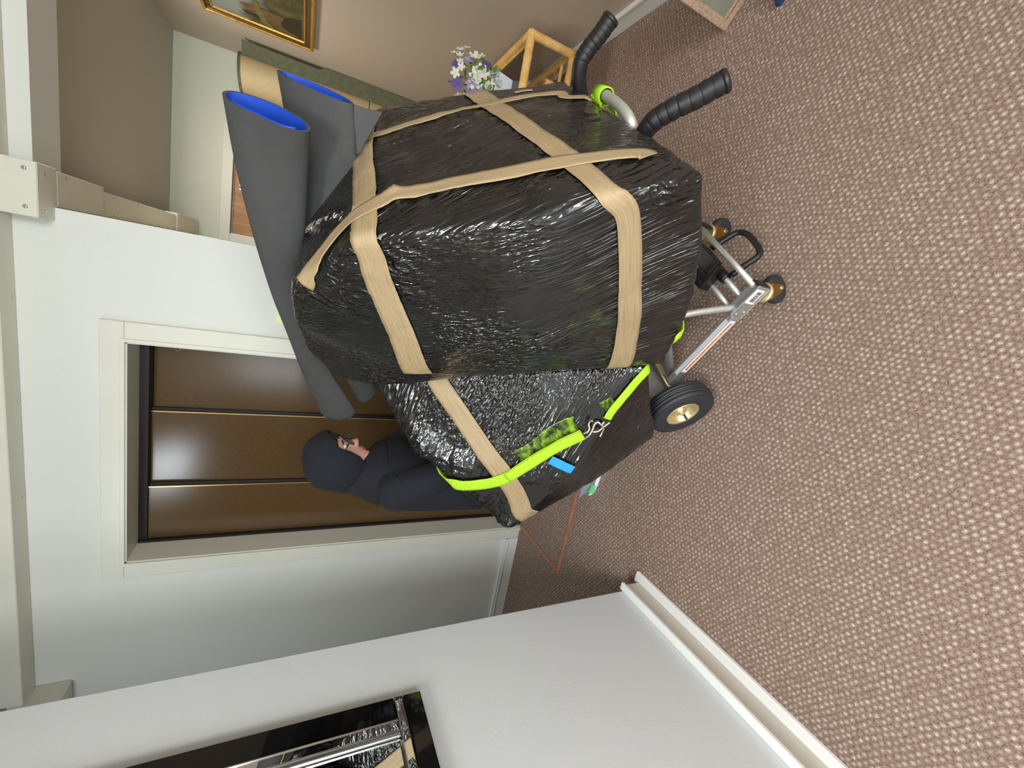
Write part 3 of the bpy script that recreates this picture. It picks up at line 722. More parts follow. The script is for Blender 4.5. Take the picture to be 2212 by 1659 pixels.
# ================================================================== TAPES AND STRAP (points in frame coordinates s, n, w)
# PATHS-BEGIN
PATHS = {
    'tape_a': (1, [(1.1931, .5803, 1.2474), (1.2043, .5835, 1.098), (1.2077, .584, .9566), (1.2128, .5838, .8164), (1.1842, .5978, .7542), (1.1055, .6277, .762), (1.0242, .6517, .768), (.9309, .6787, .7725), (.8294, .7135, .7814), (.7767, .7282, .7915)], [.0628, .0572, .0523, .0473, .0466, .0506, .0547, .0593, .0644, .0672]),
    'tape_b': (1, [(1.1955, .5945, 1.1935), (1.2045, .5331, 1.1633), (1.1954, .4614, 1.1554), (1.1816, .3803, 1.1498), (1.1404, .2896, 1.1932), (1.1082, .2052, 1.2175), (1.0849, .1327, 1.2217), (1.0642, .0766, 1.2179), (1.0645, .0712, 1.1796)], [.0223, .0216, .0214, .0213, .0223, .0228, .023, .0232, .0227]),
    'tape_c': (1, [(1.1444, .7898, .8281), (1.1752, .7219, .8277), (1.1938, .6613, .8435), (1.2115, .5979, .8391), (1.211, .5496, .8419), (1.1959, .4745, .8388), (1.1781, .3825, .8243), (1.1656, .2934, .7979), (1.1521, .2086, .7726), (1.1392, .1507, .7594), (1.1238, .0966, .7512), (1.1123, .0581, .738), (1.1111, .0524, .721)], [.0343, .033, .0325, .0315, .0314, .0313, .0311, .0304, .0297, .0295, .0295, .0293, .029]),
    'tape_d': (1, [(1.1176, .2602, 1.2818), (1.136, .2414, 1.1333), (1.1449, .2135, .9628), (1.1458, .1892, .8371), (1.1457, .1709, .7208), (1.1401, .1588, .6463), (1.1085, .1392, .6339), (1.0726, .1331, .6377), (.9959, .1366, .6455), (.8826, .1461, .6591), (.7405, .1614, .6769), (.5827, .1917, .6992)], [.0622, .0564, .0503, .046, .042, .0398, .0406, .0422, .0458, .0512, .058, .0658]),
    'tape_f': (1, [(1.089, .1759, 1.2935), (1.0813, .1525, 1.2975), (1.0735, .1284, 1.294)], [.0126, .0127, .0127]),
    'tape_g': (1, [(1.1633, .2767, .797), (1.1551, .221, .7909), (1.1489, .1874, .7819)], [.016, .0159, .0158]),
    'tape_e': (2, [(.6071, .7519, .9227), (.5684, .7498, .8832), (.4998, .7412, .8378), (.428, .7336, .7858), (.3568, .7247, .7302), (.2734, .7101, .6746), (.1801, .7061, .6324), (.1026, .716, .605), (.0571, .7261, .5865)], [.0673, .0676, .0688, .07, .0711, .0725, .0749, .0771, .0784]),
    'strap_a': (2, [(.2788, .8779, .6875), (.2588, .8283, .6727), (.2437, .7629, .6609), (.2419, .6995, .658), (.2587, .6187, .6644), (.2725, .5404, .6719), (.2838, .4653, .677), (.292, .3894, .6766)], [.047, .047, .0469, .0466, .0459, .0454, .0449, .0443]),
    'strap_b': (2, [(.3123, .2953, .6831), (.3355, .2673, .6932), (.3645, .2199, .7064), (.3996, .1604, .7231), (.4109, .1124, .7547), (.4142, .1121, .7601)], [.0264, .0261, .0257, .0252, .0253, .0253]),
    'hook_a': (2, [(.2916, .3929, .6765), (.3006, .3692, .6801), (.3112, .3451, .6843), (.3213, .3247, .6884), (.3153, .3106, .6849), (.316, .2907, .6847)], [.0, .0, .0, .0, .0, .0]),
    'tag': (2, [(.2449, .5306, .6569), (.2248, .5111, .642), (.2017, .4919, .6282), (.1816, .4757, .6182)], [.0343, .0344, .0346, .0347]),
    'under': (2, [(.2884, .6301, .6813), (.2969, .5722, .6863), (.3177, .5104, .6945), (.332, .444, .7007), (.3319, .3946, .6967)], [.0684, .0678, .0669, .0661, .0656]),
    'under_b': (2, [(.3536, .2956, .7043), (.3606, .253, .706)], [.0399, .0396]),
    'wire_1': (2, [(.2782, .3883, .6696), (.2885, .3674, .6739), (.3037, .3497, .6808), (.3152, .3369, .686), (.3159, .3251, .6858), (.3043, .3197, .6799)], [.0, .0, .0, .0, .0, .0]),
    'wire_2': (2, [(.3019, .3854, .6812), (.3051, .3707, .6823), (.3125, .3611, .6855), (.325, .356, .6917), (.3334, .346, .6958), (.3333, .3411, .6955)], [.0, .0, .0, .0, .0, .0]),
    'wire_3': (2, [(.3028, .292, .679), (.2989, .3118, .6771), (.2887, .3357, .6725), (.2882, .3526, .673), (.2968, .3557, .6777)], [.0, .0, .0, .0, .0]),
    'wire_4': (2, [(.3173, .3066, .6858), (.3091, .3179, .6822), (.2943, .3185, .675), (.2807, .327, .6688), (.2674, .3405, .6626)], [.0, .0, .0, .0, .0]),
}
# PATHS-END
def bvh_of(o):
    return BVHTree.FromPolygons([v.co[:] for v in o.data.vertices], [p.vertices[:] for p in o.data.polygons])
BV = {1: bvh_of(B1), 2: bvh_of(B2)}
def snap(k, p, lift):
    """nearest point of the bundle's skin, lifted off it"""
    q, nrm, _, _ = BV[k].find_nearest(V(p))
    return q + nrm*lift, nrm
def ribbon(name, k, pts, widths, m, parent, lift=0.004, cols=7, thick=0.0012, n=7, relax=3, crumple=0.0):
    path = curve(pts, n); N = len(path)
    wd = np.interp(np.linspace(0, 1, N), np.linspace(0, 1, len(widths)), widths)
    grid = []
    for i, p in enumerate(path):
        q, nrm = snap(k, p, 0)
        # average the surface direction over the strip's width
        for dx in (-1, 1):
            a, n2 = snap(k, q+V((dx*0.012, 0.006, -dx*0.008)), 0); nrm = nrm+n2
        nrm.normalize()
        tg = (path[min(N-1, i+1)]-path[max(0, i-1)]).normalized()
        ac = nrm.cross(tg).normalized()
        row = []
        for j in range(cols):
            off = (j/(cols-1)-0.5)*wd[i]
            c, cn = snap(k, q+ac*off, lift); row.append(c)
        grid.append(row)
    for it in range(relax):
        g2 = [[c.copy() for c in r] for r in grid]
        for i in range(N):
            for j in range(cols):
                a = [grid[x][y] for x, y in ((i-1, j), (i+1, j), (i, j-1), (i, j+1)) if 0 <= x < N and 0 <= y < cols]
                if 0 < i < N-1 and 0 < j < cols-1: g2[i][j] = grid[i][j]*0.4 + (sum(a, V()))*(0.6/len(a))
        grid = g2
    for i in range(N):                       # keep it on the outside
        for j in range(cols):
            q, nn_, _, _ = BV[k].find_nearest(grid[i][j])
            h = (grid[i][j]-q).dot(nn_)
            if h < lift*0.85: grid[i][j] = q+nn_*lift*0.85
            if crumple:
                e = abs(noise.noise(V((i*0.5, j*0.9, len(pts)*3.1))))
                grid[i][j] = grid[i][j] + nn_*crumple*e
    bm = BM(); vs = [[bm.verts.new(c) for c in r] for r in grid]
    uvl = bm.loops.layers.uv.new('UVMap'); L = 0.0; us = [0.0]
    for i in range(1, N): L += (path[i]-path[i-1]).length; us.append(L)
    for i in range(N-1):
        for j in range(cols-1):
            f = bm.faces.new((vs[i][j], vs[i][j+1], vs[i+1][j+1], vs[i+1][j])); f.smooth = True
            for lp, (a, c) in zip(f.loops, ((i, j), (i, j+1), (i+1, j+1), (i+1, j))): lp[uvl].uv = (us[a], c/(cols-1))
    bmesh.ops.recalc_face_normals(bm, faces=bm.faces)
    # face outwards
    f0 = bm.faces[0] if hasattr(bm.faces, '__getitem__') and not bm.faces.ensure_lookup_table() else None
    q, nn_, _, _ = BV[k].find_nearest(f0.calc_center_median())
    if f0.normal.dot(nn_) < 0: bmesh.ops.reverse_faces(bm, faces=bm.faces)
    me = bpy.data.meshes.new(name); bm.to_mesh(me); bm.free(); me.materials.append(M[m])
    o = bpy.data.objects.new(name, me); COL.objects.link(o); o.parent = parent
    md = o.modifiers.new('thickness', 'SOLIDIFY'); md.thickness = thick; md.offset = -1
    return o
def ext(nm, pre=(), post=()):
    k, p, w = PATHS[nm]
    return k, list(pre)+p+list(post), [w[0]]*len(pre)+w+[w[-1]]*len(post)
for nm, pre, post, lift, cr in (('tape_a', [(1.10, .62, 1.40), (1.17, .59, 1.32)], [], .0035, .003),
        ('tape_d', [(0.98, .31, 1.39), (1.085, .285, 1.355)], [(.50, .22, .71)], .0035, 0.0008),
        ('tape_b', [(1.18, .62, 1.24)], [(1.03, .03, 1.15)], .0058, 0.0), ('tape_c', [], [], .0058, 0.0),
        ('tape_f', [], [], .003, 0), ('tape_g', [], [], .0042, 0)):
    k, p, w = ext(nm, pre, post)
    w = [x*{'tape_a': 1.20, 'tape_c': 1.45, 'tape_b': 1.30, 'tape_d': 1.06}.get(nm, 1.3) for x in w]
    ribbon('packing_tape', k, p, w, 'tape', B1, lift, crumple=cr, relax=6, n=12)
k, p, w = ext('tape_e', [(.62, .78, .98)], [(-.02, .71, .62), (-.03, .68, .80)])
ribbon('packing_tape', k, p, w, 'tape', B2, .0035, crumple=.003, relax=6, n=12)

strap = thing('lashing_strap', 'neon yellow lashing strap with hooks and a blue tag round the lower bundle', 'strap', FR @ V((.30, .34, .66)))
def to_world(o):
    """local frame coordinates -> child of the strap at room scale"""
    o.parent = strap; o.matrix_parent_inverse = Matrix.Identity(4)
    o.data.transform(Matrix.Translation(-strap.location) @ FR)
    o.location = (0, 0, 0)
    return o
k, p, w = ext('strap_a', [(.36, .95, 1.32), (.34, .96, 1.05), (.30, .92, .76)])
to_world(ribbon('webbing', k, p, w, 'neon', None, .008, thick=.0028, relax=6))
k, p, w = PATHS['strap_a']; q = p[3:]; 
to_world(ribbon('webbing_sleeve', k, q, [x*0.86 for x in w[3:]], 'neon', None, .0125, thick=.003, relax=6))
k, p, w = ext('strap_b', [], [(.455, .06, .80), (.45, .04, .90)])
to_world(ribbon('webbing', k, p, w, 'neon', None, .006, thick=.0028, relax=6))
k, p, w = PATHS['tag']; tg_ = to_world(ribbon('blue_tag', k, p, w, 'blue_tag', None, .010, thick=.0012, relax=4)); tg_['label'] = 'blue fabric tag on the strap'
for nm in ('wire_1', 'wire_2', 'wire_3', 'wire_4'):
    k, p, w = PATHS[nm]; path = []
    for i, c in enumerate(p):
        q, n_ = snap(k, c, 0.014 + (0.006 if nm in ('wire_2', 'wire_4') else 0.0) + 0.004*math.sin(i*1.4)); path.append(FR @ q)
    b = BM(); add_tube(b, path, 0.0036, 10, True, 6); obj('hook', b, 'steel', strap)
k, p, w = 1, [(.60, .05, .70), (.585, -.005, .735), (.57, -.02, .80)], [.03, .03]
to_world(ribbon('webbing', k, p, w, 'neon', None, .012, thick=.0028, relax=4))
for nm in ('under', 'under_b'):
    k, p, w = PATHS[nm]; o = ribbon('strap_under_film', k, p, w, 'neon_under', B2, .0012, thick=.0008, relax=1); o['label'] = 'neon strap showing through the black film'
# the strap's loop round the hand truck's loop handle
sl = thing('strap_loop', 'neon yellow strap end looped over the bare tube handle of the hand truck', 'strap', S(1.04, 0.0, 1.17))
def band(c0, c1, r, ax, m='neon'):
    b = BM(); path = []
    add_lathe(b, c0, (V(c1)-V(c0)), [(r, 0), (r+0.003, 0), (r+0.003, (V(c1)-V(c0)).length), (r, (V(c1)-V(c0)).length)], 20, cap=False); return b
b = band(S(1.058, -0.010, 1.105), S(1.045, -0.010, 1.165), 0.0175, W); obj('webbing', b, 'neon', sl)
b = BM(); add_obox(b, S(1.012, 0.010, 1.125), (SE, SN, W), (0.085, 0.004, 0.060), 0.0015, 1); obj('webbing_tail', b, 'neon', sl)
b = BM(); add_obox(b, S(1.030, -0.028, 1.130), (SE, SN, W), (0.055, 0.003, 0.045), 0.001, 1); obj('webbing_tail', b, 'neon', sl)

# ================================================================== FOAM ROLLS lying along the top of the big bundle
FOAM = {
 'L': ([(0.293, 1.156, 1.67), (0.19, 1.211, 1.656), (0.093, 1.264, 1.635), (-0.009, 1.325, 1.609), (-0.129, 1.405, 1.573), (-0.243, 1.483, 1.53), (-0.402, 1.6, 1.472), (-0.578, 1.728, 1.397)],
       [(0.246, 1.061, 1.51), (0.201, 1.135, 1.507), (0.131, 1.204, 1.504), (0.037, 1.28, 1.502), (-0.062, 1.383, 1.502), (-0.201, 1.457, 1.463), (-0.369, 1.563, 1.388), (-0.544, 1.672, 1.277)]),
 'R': ([(0.39, 1.232, 1.584), (0.263, 1.267, 1.553), (0.138, 1.315, 1.524), (0.016, 1.376, 1.498), (-0.114, 1.454, 1.462), (-0.239, 1.542, 1.422), (-0.382, 1.633, 1.351), (-0.529, 1.74, 1.268)],
       [(0.347, 1.14, 1.429), (0.262, 1.187, 1.402), (0.165, 1.253, 1.395), (0.052, 1.324, 1.384), (-0.065, 1.41, 1.357), (-0.186, 1.498, 1.314), (-0.321, 1.599, 1.259), (-0.463, 1.719, 1.199)])}
def foam(name, key, label, flat, curl):
    A, B_ = [V(p) for p in FOAM[key][0]], [V(p) for p in FOAM[key][1]]
    A, B_ = curve(A, 4), curve(B_, 4)
    n = len(A); C_ = [(a+b)/2 for a, b in zip(A, B_)]
    root = thing(name, label, 'foam roll', C_[n//2])
    def ring(i, sc, seg=40, shift=0.0, dent=0.0):
        h = (A[i]-B_[i])/2
        ax = (C_[min(n-1, i+1)]-C_[max(0, i-1)]).normalized()
        o = ax.cross(h).normalized()*h.length*flat
        out = []
        for k in range(seg):
            a = 2*PI*k/seg; c, s_ = math.cos(a), math.sin(a)
            q = C_[i] + h*c*sc + o*s_*sc
            # the rolled sheet is pressed in along one side near the mouth
            if dent and s_ < 0: q = q - o*s_*dent*(1-i/n)*(1-abs(c))
            out.append(q + ax*shift)
        return out
    th = 0.008
    r0 = (A[0]-B_[0]).length/2
    b = BM(); rings = [ring(i, 1.0, dent=curl) for i in range(n)]
    hl = (A[-1]-B_[-1]).length/2
    for t in (0.3, 0.55, 0.75, 0.9, 0.98):
        rings.append(ring(n-1, math.sqrt(1-t*t), shift=hl*t*0.75))
    add_loft(b, rings, cap0=False, cap1=True)
    inner = ring(0, 1-th/r0, dent=curl)
    R0 = [b.verts.new(p) for p in rings[0]]; R1 = [b.verts.new(p) for p in inner]
    for k in range(40): b.faces.new((R0[k], R1[k], R1[(k+1) % 40], R0[(k+1) % 40]))
    obj('foam_sheet', b, 'foam', root)
    b = BM(); add_loft(b, [ring(i, 1-th/r0, dent=curl) for i in range(0, n-6)], cap0=False, cap1=True)
    bmesh.ops.recalc_face_normals(b, faces=b.faces)
    lin = obj('blue_lining', b, 'foam_blue', root); lin['label'] = 'bright blue inner face of the foam'
    # inner turn of the roll
    b = BM(); I = []
    for i in range(0, n-10):
        rr = ring(i, 0.80, 40, dent=curl)
        seg_ = [rr[k % 40] for k in range(22, 39)]
        I.append(seg_ + [C_[i]+(p-C_[i])*0.955 for p in reversed(seg_)])
    add_loft(b, I, cap0=True, cap1=True); obj('inner_turn', b, 'foam_blue', root)
    return root
foam('foam_roll', 'L', 'dark grey foam roll with blue lining, nearer one above the bundle', 0.40, 0.22)
fr = foam('foam_roll', 'R', 'dark grey foam roll with blue lining, tucked beside the bundle with a loose flap', 0.34, 0.0)
FL = [V((0.348, 1.145, 1.429)), V((0.346, 1.137, 1.394)), V((0.350, 1.135, 1.366)), V((0.308, 1.150, 1.381)), V((0.252, 1.162, 1.406)), V((0.262, 1.19, 1.42))]
b = BM(); add_prism(b, FL, (0.003, 0.007, 0.002)); obj('foam_flap', b, 'foam', fr)

# ================================================================== PERSON in a dark hoodie behind the bundles
pz = thing('person', 'person in a dark hoodie with the hood up, glasses on, pushing behind the bundles', 'person', (-0.88, 1.81, 0))
def remeshed(name, bm, m, parent, voxel, it, fine=0.0):
    me = bpy.data.meshes.new(name); bmesh.ops.recalc_face_normals(bm, faces=bm.faces); bm.to_mesh(me); bm.free()
    o = bpy.data.objects.new(name, me); COL.objects.link(o)
    md = o.modifiers.new('r', 'REMESH'); md.mode = 'VOXEL'; md.voxel_size = voxel
    md = o.modifiers.new('s', 'SMOOTH'); md.iterations = it; md.factor = 0.5
    dg = bpy.context.evaluated_depsgraph_get(); me2 = bpy.data.meshes.new_from_object(o.evaluated_get(dg))
    o.modifiers.clear(); old = o.data; o.data = me2; bpy.data.meshes.remove(old); me2.name = name
    if fine:
        for v in me2.vertices:
            p = v.co; v.co = p + v.normal*fine*(noise.noise(V((p.x*9, p.y*9, p.z*4)))+0.6*noise.noise(V((p.x*22, p.y*14, p.z*9))))
    for p in me2.polygons: p.use_smooth = True
    me2.materials.append(M[m])
    o.parent = parent
    me2.transform(Matrix.Translation(-parent.location))
    return o
def ell(cx, cy, z, rx, ry, n=24, tilt=0.0):
    return [V((cx+rx*math.cos(a), cy+ry*math.sin(a), z+tilt*math.cos(a))) for a in [2*PI*k/n for k in range(n)]]
b = BM()
add_loft(b, [ell(-.905, 1.81, .60, .145, .205), ell(-.905, 1.81, .72, .152, .21), ell(-.902, 1.81, .86, .150, .20), ell(-.893, 1.81, .98, .155, .205), ell(-.886, 1.81, 1.05, .150, .205),
    ell(-.880, 1.81, 1.11, .130, .185), ell(-.870, 1.81, 1.15, .095, .135), ell(-.860, 1.81, 1.19, .080, .090)])
R_SH, R_EL, R_WR = V((-.880, 1.640, 1.070)), V((-.760, 1.590, .880)), V((-.640, 1.580, .898))
L_SH, L_EL, L_WR = V((-.870, 1.975, 1.070)), V((-.700, 1.960, .900)), V((-.560, 1.840, .945))
for a, e, w in ((R_SH, R_EL, R_WR), (L_SH, L_EL, L_WR)):
    add_tube(b, [a, (a+e)/2+V((-.01, 0, -.01)), e, (e+w)/2, w], [.082, .072, .062, .055, .046], 16, True, 4)
    add_ellipsoid(b, a+V((-.005, 0, .0)), (.088, .075, .088))
hd = remeshed('hoodie', b, 'hoodie', pz, .010, 7, .006)
# raised sleeve seam round the near shoulder
b = BM(); add_tube(b, [V((-.80, 1.605, 1.105)), V((-.835, 1.575, 1.06)), V((-.862, 1.572, 1.01)), V((-.868, 1.585, .96))], .0035, 8, True, 5); obj('sleeve_seam', b, 'hoodie', hd)
for w, e in ((R_WR, R_EL), (L_WR, L_EL)):
    d = (w-e).normalized(); b = BM(); add_tube(b, [w-d*.05, w-d*.01, w+d*.005], [.047, .043, .040], 18); obj('cuff', b, 'hoodie', hd)
b = BM()
for sy in (-.09, .09):
    add_tube(b, [V((-.905, 1.81+sy*0.95, .74)), V((-.875, 1.81+sy, .58)), V((-.850, 1.81+sy*1.05, .43)), V((-.875, 1.81+sy*1.1, .25)), V((-.895, 1.81+sy*1.15, .085))], [.115, .105, .078, .066, .058], 18, True, 4)
add_ellipsoid(b, (-.91, 1.81, .72), (.14, .19, .13))
remeshed('trousers', b, 'trousers', pz, .012, 5, .006)
# shoes
for sy in (-.105, .105):
    y = 1.81+sy-(.030 if sy < 0 else 0); x0 = -.975
    sh = BM()
    def outline(z, g, n=28):
        pts = []
        for k in range(n):
            a = 2*PI*k/n; c, s_ = math.cos(a), math.sin(a)
            L = .135; wd_ = .043+.007*c
            pts.append(V((x0+.135+(L+g)*c, y+(wd_+g)*s_*(1 if abs(c) < .8 else .93), z)))
        return pts
    add_loft(sh, [outline(.0, -.004), outline(.006, .002), outline(.022, .003), outline(.026, -.001)]); so = obj('shoe_sole', sh, 'shoe_white', pz)
    sh = BM()
    add_loft(sh, [outline(.024, -.004), outline(.045, -.006), [p+V((-.02, 0, 0)) for p in outline(.065, -.018)], [p+V((-.050, 0, 0)) for p in outline(.085, -.028)]]); up_ = obj('shoe_upper', sh, 'shoe_grey', pz)
    sh = BM(); add_prism(sh, [V((x0+.03, y-.0455, .030)), V((x0+.075, y-.0475, .028)), V((x0+.085, y-.047, .048)), V((x0+.04, y-.044, .060))], (0, .010, 0)); obj('shoe_panel', sh, 'shoe_green', up_)
    sh = BM()
    for q in range(4): add_tube(sh, [V((x0+.13+q*.022, y-.022, .078-q*.006)), V((x0+.135+q*.022, y, .085-q*.006)), V((x0+.13+q*.022, y+.022, .078-q*.006))], .0025, 6)
    o = obj('shoe_laces', sh, 'shoe_white', up_); o['kind'] = 'stuff'
# head: rings along a forward-leaning axis
HF = V((0.91, 0.06, -0.41)).normalized(); HS = V((0.06, 1.0, 0.0)); HS = (HS-HF*HS.dot(HF)).normalized(); HU = HF.cross(HS); HU = HU if HU.z > 0 else -HU
HC = V((-.812, 1.80, 1.300))
def hp(f, s_, u): return HC + HF*f + HS*s_ + HU*u
hs = [-.118, -.112, -.100, -.088, -.078, -.068, -.060, -.052, -.044, -.036, -.028, -.018, -.006, .008, .020, .032, .046, .062, .080, .096, .110, .117]
fr_ = [.030, .066, .080, .082, .079, .083, .080, .084, .081, .083, .084, .085, .083, .080, .078, .085, .089, .088, .080, .062, .034, .004]
bk_ = [.010, .020, .034, .048, .056, .062, .068, .074, .080, .084, .088, .092, .096, .098, .100, .100, .099, .094, .082, .064, .036, .004]
sd_ = [.020, .034, .046, .053, .057, .061, .064, .066, .068, .070, .071, .073, .075, .076, .076, .076, .076, .073, .065, .051, .030, .004]
ns_ = [0, 0, 0, 0, 0, .003, -.002, .004, .0, .008, .024, .028, .020, .011, .005, 0, 0, 0, 0, 0, 0, 0]
b = BM(); rings = []
for h, f_, k_, s_, n_ in zip(hs, fr_, bk_, sd_, ns_):
    ring = []
    for k in range(44):
        a = 2*PI*k/44; c, s2 = math.cos(a), math.sin(a)
        y = s_*s2; f = (f_ if c > 0 else k_)*math.copysign(abs(c)**0.9, c)
        if c > 0: f += n_*math.exp(-(y/.013)**2)
        if c > 0.3 and .010 < h < .030: f -= .010*math.exp(-((abs(y)-.033)/.014)**2)
        ring.append(hp(f, y, h))
    rings.append(ring)
add_loft(b, rings)
neck = [[V((cx+r*math.cos(a), 1.805+r*math.sin(a), z)) for a in [2*PI*k/20 for k in range(20)]] for cx, r, z in ((-.862, .062, 1.12), (-.856, .058, 1.17), (-.842, .058, 1.22), (-.832, .060, 1.26))]
add_loft(b, neck)
head = obj('head', b, 'skin', pz)
b = BM(); add_ellipsoid(b, hp(.0815, 0, -.0585), (.007, .019, .0045), 14, 8, Matrix((HF, HS, HU)).transposed()); add_ellipsoid(b, hp(.0805, 0, -.067), (.007, .016, .005), 14, 8, Matrix((HF, HS, HU)).transposed()); obj('lips', b, 'lips', head)
for sy in (-.033, .033):
    b = BM(); add_ellipsoid(b, hp(.066, sy, .019), (.011, .012, .010), 14, 10); e = obj('eye', b, 'shoe_white', head)
    b = BM(); add_ellipsoid(b, hp(.0755, sy, .017), (.003, .005, .005), 10, 8); obj('iris', b, 'ink', e)
    b = BM(); add_tube(b, [hp(.080, sy-.018, .037), hp(.086, sy, .042), hp(.078, sy+.018, .038)], .003, 8, True, 4); obj('eyebrow', b, 'hair', head)
    b = BM(); add_ellipsoid(b, hp(-.005, sy*2.25, .005), (.020, .008, .030), 12, 8); obj('ear', b, 'skin', head)
b = BM()
rr_ = [hp(.095, -.033+.026*math.cos(a), .014+.020*math.sin(a)) for a in [2*PI*k/20 for k in range(21)]]; add_tube(b, rr_, .0022, 8, False)
rr_ = [hp(.095, .033+.026*math.cos(a), .014+.020*math.sin(a)) for a in [2*PI*k/20 for k in range(21)]]; add_tube(b, rr_, .0022, 8, False)
add_tube(b, [hp(.095, -.008, .020), hp(.101, 0, .023), hp(.095, .008, .020)], .002, 8, True, 3)
for sy in (-1, 1): add_tube(b, [hp(.095, sy*.059, .020), hp(.06, sy*.074, .022), hp(-.02, sy*.080, .018)], .002, 8)
gl = obj('glasses', b, 'ink', pz)
for sy in (-.033, .033):
    b = BM(); add_lathe(b, hp(.0945, sy, .014), HF, [(.0215, 0), (.0215, .0012)], 20); obj('lens', b, 'lens', gl)
b = BM()
for k in range(26):
    a = -0.95+1.9*k/25; s2 = math.sin(a)*.072; f0 = math.cos(a)*.088
    add_tube(b, [hp(f0*0.7, s2*.8, .104), hp(f0*1.0, s2, .082), hp(f0*1.06, s2*1.02, .060+.006*math.sin(k*2.1))], [.006, .006, .002], 6, True, 3)
o = obj('hair', b, 'hair', head)
# hood: shell round the head, open to the front
b = BM()
bmesh.ops.create_uvsphere(b, u_segments=36, v_segments=26, radius=1.0)
def hoodpt(p):
    f, s_, u = p.x, p.y, p.z
    return hp(-.012+.122*f+.016*max(0, u)**2, .104*s_*(1-.10*max(0, f)), .008+.138*u)
kill = []
for v in b.verts:
    p = v.co.copy(); lim = .66+.30*max(0, p.z)**1.2 - .06*max(0, -p.z)
    if p.x > lim and p.z > -.93: kill.append(v)
    v.co = hoodpt(p) + HF*(.012*noise.noise(p*3.0)) + HU*(.006*noise.noise(p*5.0))
bmesh.ops.delete(b, geom=kill, context='VERTS')
for f in b.faces: f.smooth = True
hood = obj('hood', b, 'hoodie', pz)
md = hood.modifiers.new('t', 'SOLIDIFY'); md.thickness = .007; md.offset = 1
md = hood.modifiers.new('ss', 'SUBSURF'); md.levels = 1; md.render_levels = 1
b = BM()
def col(cx, cz, rx, ry, tilt, n=30, ph=0): return [V((cx+rx*math.cos(a)*(1+.03*math.sin(5*a+ph)), 1.805+ry*math.sin(a)*(1+.03*math.sin(4*a+ph)), cz+tilt*math.cos(a))) for a in [2*PI*k/n for k in range(n)]]
add_loft(b, [col(-.880, 1.125, .135, .155, -.01), col(-.882, 1.155, .118, .130, -.012, ph=1), col(-.878, 1.185, .100, .108, -.018, ph=2), col(-.872, 1.215, .090, .098, -.03, ph=3), col(-.872, 1.245, .082, .095, -.045, ph=3)], cap0=False, cap1=False)
o = obj('hood_collar', b, 'hoodie', hood); md = o.modifiers.new('t', 'SOLIDIFY'); md.thickness = .008; md.offset = 0
# hands: palm, four unequal fingers and a side thumb, resting on the film
def hand(wr, fwd, up, side, name='hand'):
    fwd, up = V(fwd).normalized(), V(up); up = (up-fwd*up.dot(fwd)).normalized(); sd = fwd.cross(up)*side
    b = BM()
    add_loft(b, [[wr+fwd*x+sd*(w_*math.cos(a))+up*(t_*math.sin(a)) for a in [2*PI*k/16 for k in range(16)]] for x, w_, t_ in ((-.03, .026, .020), (0, .027, .019), (.03, .037, .017), (.06, .042, .016), (.085, .041, .014), (.094, .036, .010))])
    for i, (o_, L) in enumerate(((-.030, .058), (-.010, .070), (.010, .075), (.030, .068))):
        r = wr+fwd*.075+sd*o_; q = [r, r+fwd*(.02), r+fwd*(.02+L*.42)-up*.006, r+fwd*(.02+L*.74)-up*.017, r+fwd*(.02+L*.94)-up*.030]
        add_tube(b, q, [.0098, .0095, .0088, .0082, .0062], 12, True, 3); add_ellipsoid(b, q[-1], (.0066, .0066, .0066), 10, 8)
    q = [wr+fwd*.018+sd*.026, wr+fwd*.038+sd*.048, wr+fwd*.060+sd*.058-up*.006, wr+fwd*.082+sd*.058-up*.014]
    add_tube(b, q, [.013, .0115, .0100, .0078], 12, True, 3); add_ellipsoid(b, q[-1], (.008, .008, .008), 10, 8)
    return remeshed(name, b, 'skin', pz, .0035, 3)
hand(R_WR+V((.010, .0, .0)), (.35, -.25, .85), (-.82, .0, .40), 1)
hand(L_WR+V((.010, .0, .0)), (.35, -.45, .80), (-.82, .2, .40), -1)

# ================================================================== ROLLED FLOOR COVERING in the passage corner
rc = thing('vinyl_roll', 'tall tan roll of floor covering with green-grey backing standing in the passage corner', 'roll', (1.335, 4.60, 0))
b = BM()
c0 = V((1.335, 4.60, 0))
prof = [[V((c0.x+r*math.cos(a), c0.y+r*math.sin(a), z+0.012*math.cos(a+.6))) for a in [2*PI*k/40 for k in range(40)]] for r, z in ((.142, 0.012), (.142, 1.0), (.142, 2.06))]
add_loft(b, prof, cap0=True, cap1=False); body = obj('rolled_sheet', b, 'vinyl_tan', rc)
b = BM()
add_loft(b, [[V((c0.x+r*math.cos(a), c0.y+r*math.sin(a), z+0.012*math.cos(a+.6))) for a in [2*PI*k/40 for k in range(40)]] for r, z in ((.146, 2.055), (.146, 2.075), (.128, 2.075), (.128, 1.9))], cap0=False, cap1=True)
obj('roll_rim', b, 'vinyl_green', rc)
b = BM(); add_lathe(b, (c0.x, c0.y, 1.085), Z, [(.1435, 0), (.1445, .003), (.1435, .006)], 40); obj('seam_band', b, 'gold_dark', rc)
b = BM()
zz = [0.01, .35, .6, .9, 1.18, 1.40, 1.46, 1.50, 1.75, 1.95, 2.06]
we = [.118, .116, .118, .122, .124, .122, .118, .094, .096, .098, .100]
pts = [V((1.440, 4.500, z)) for z in zz] + [V((1.440+w_*0.98, 4.500-w_*0.2, z+.004*math.sin(z*40))) for z, w_ in reversed(list(zip(zz, we)))]
add_prism(b, pts, (.002, .008, 0)); fl_ = obj('backing_flap', b, 'vinyl_green', rc); fl_['label'] = 'green-grey backing edge of the roll with a torn notch'

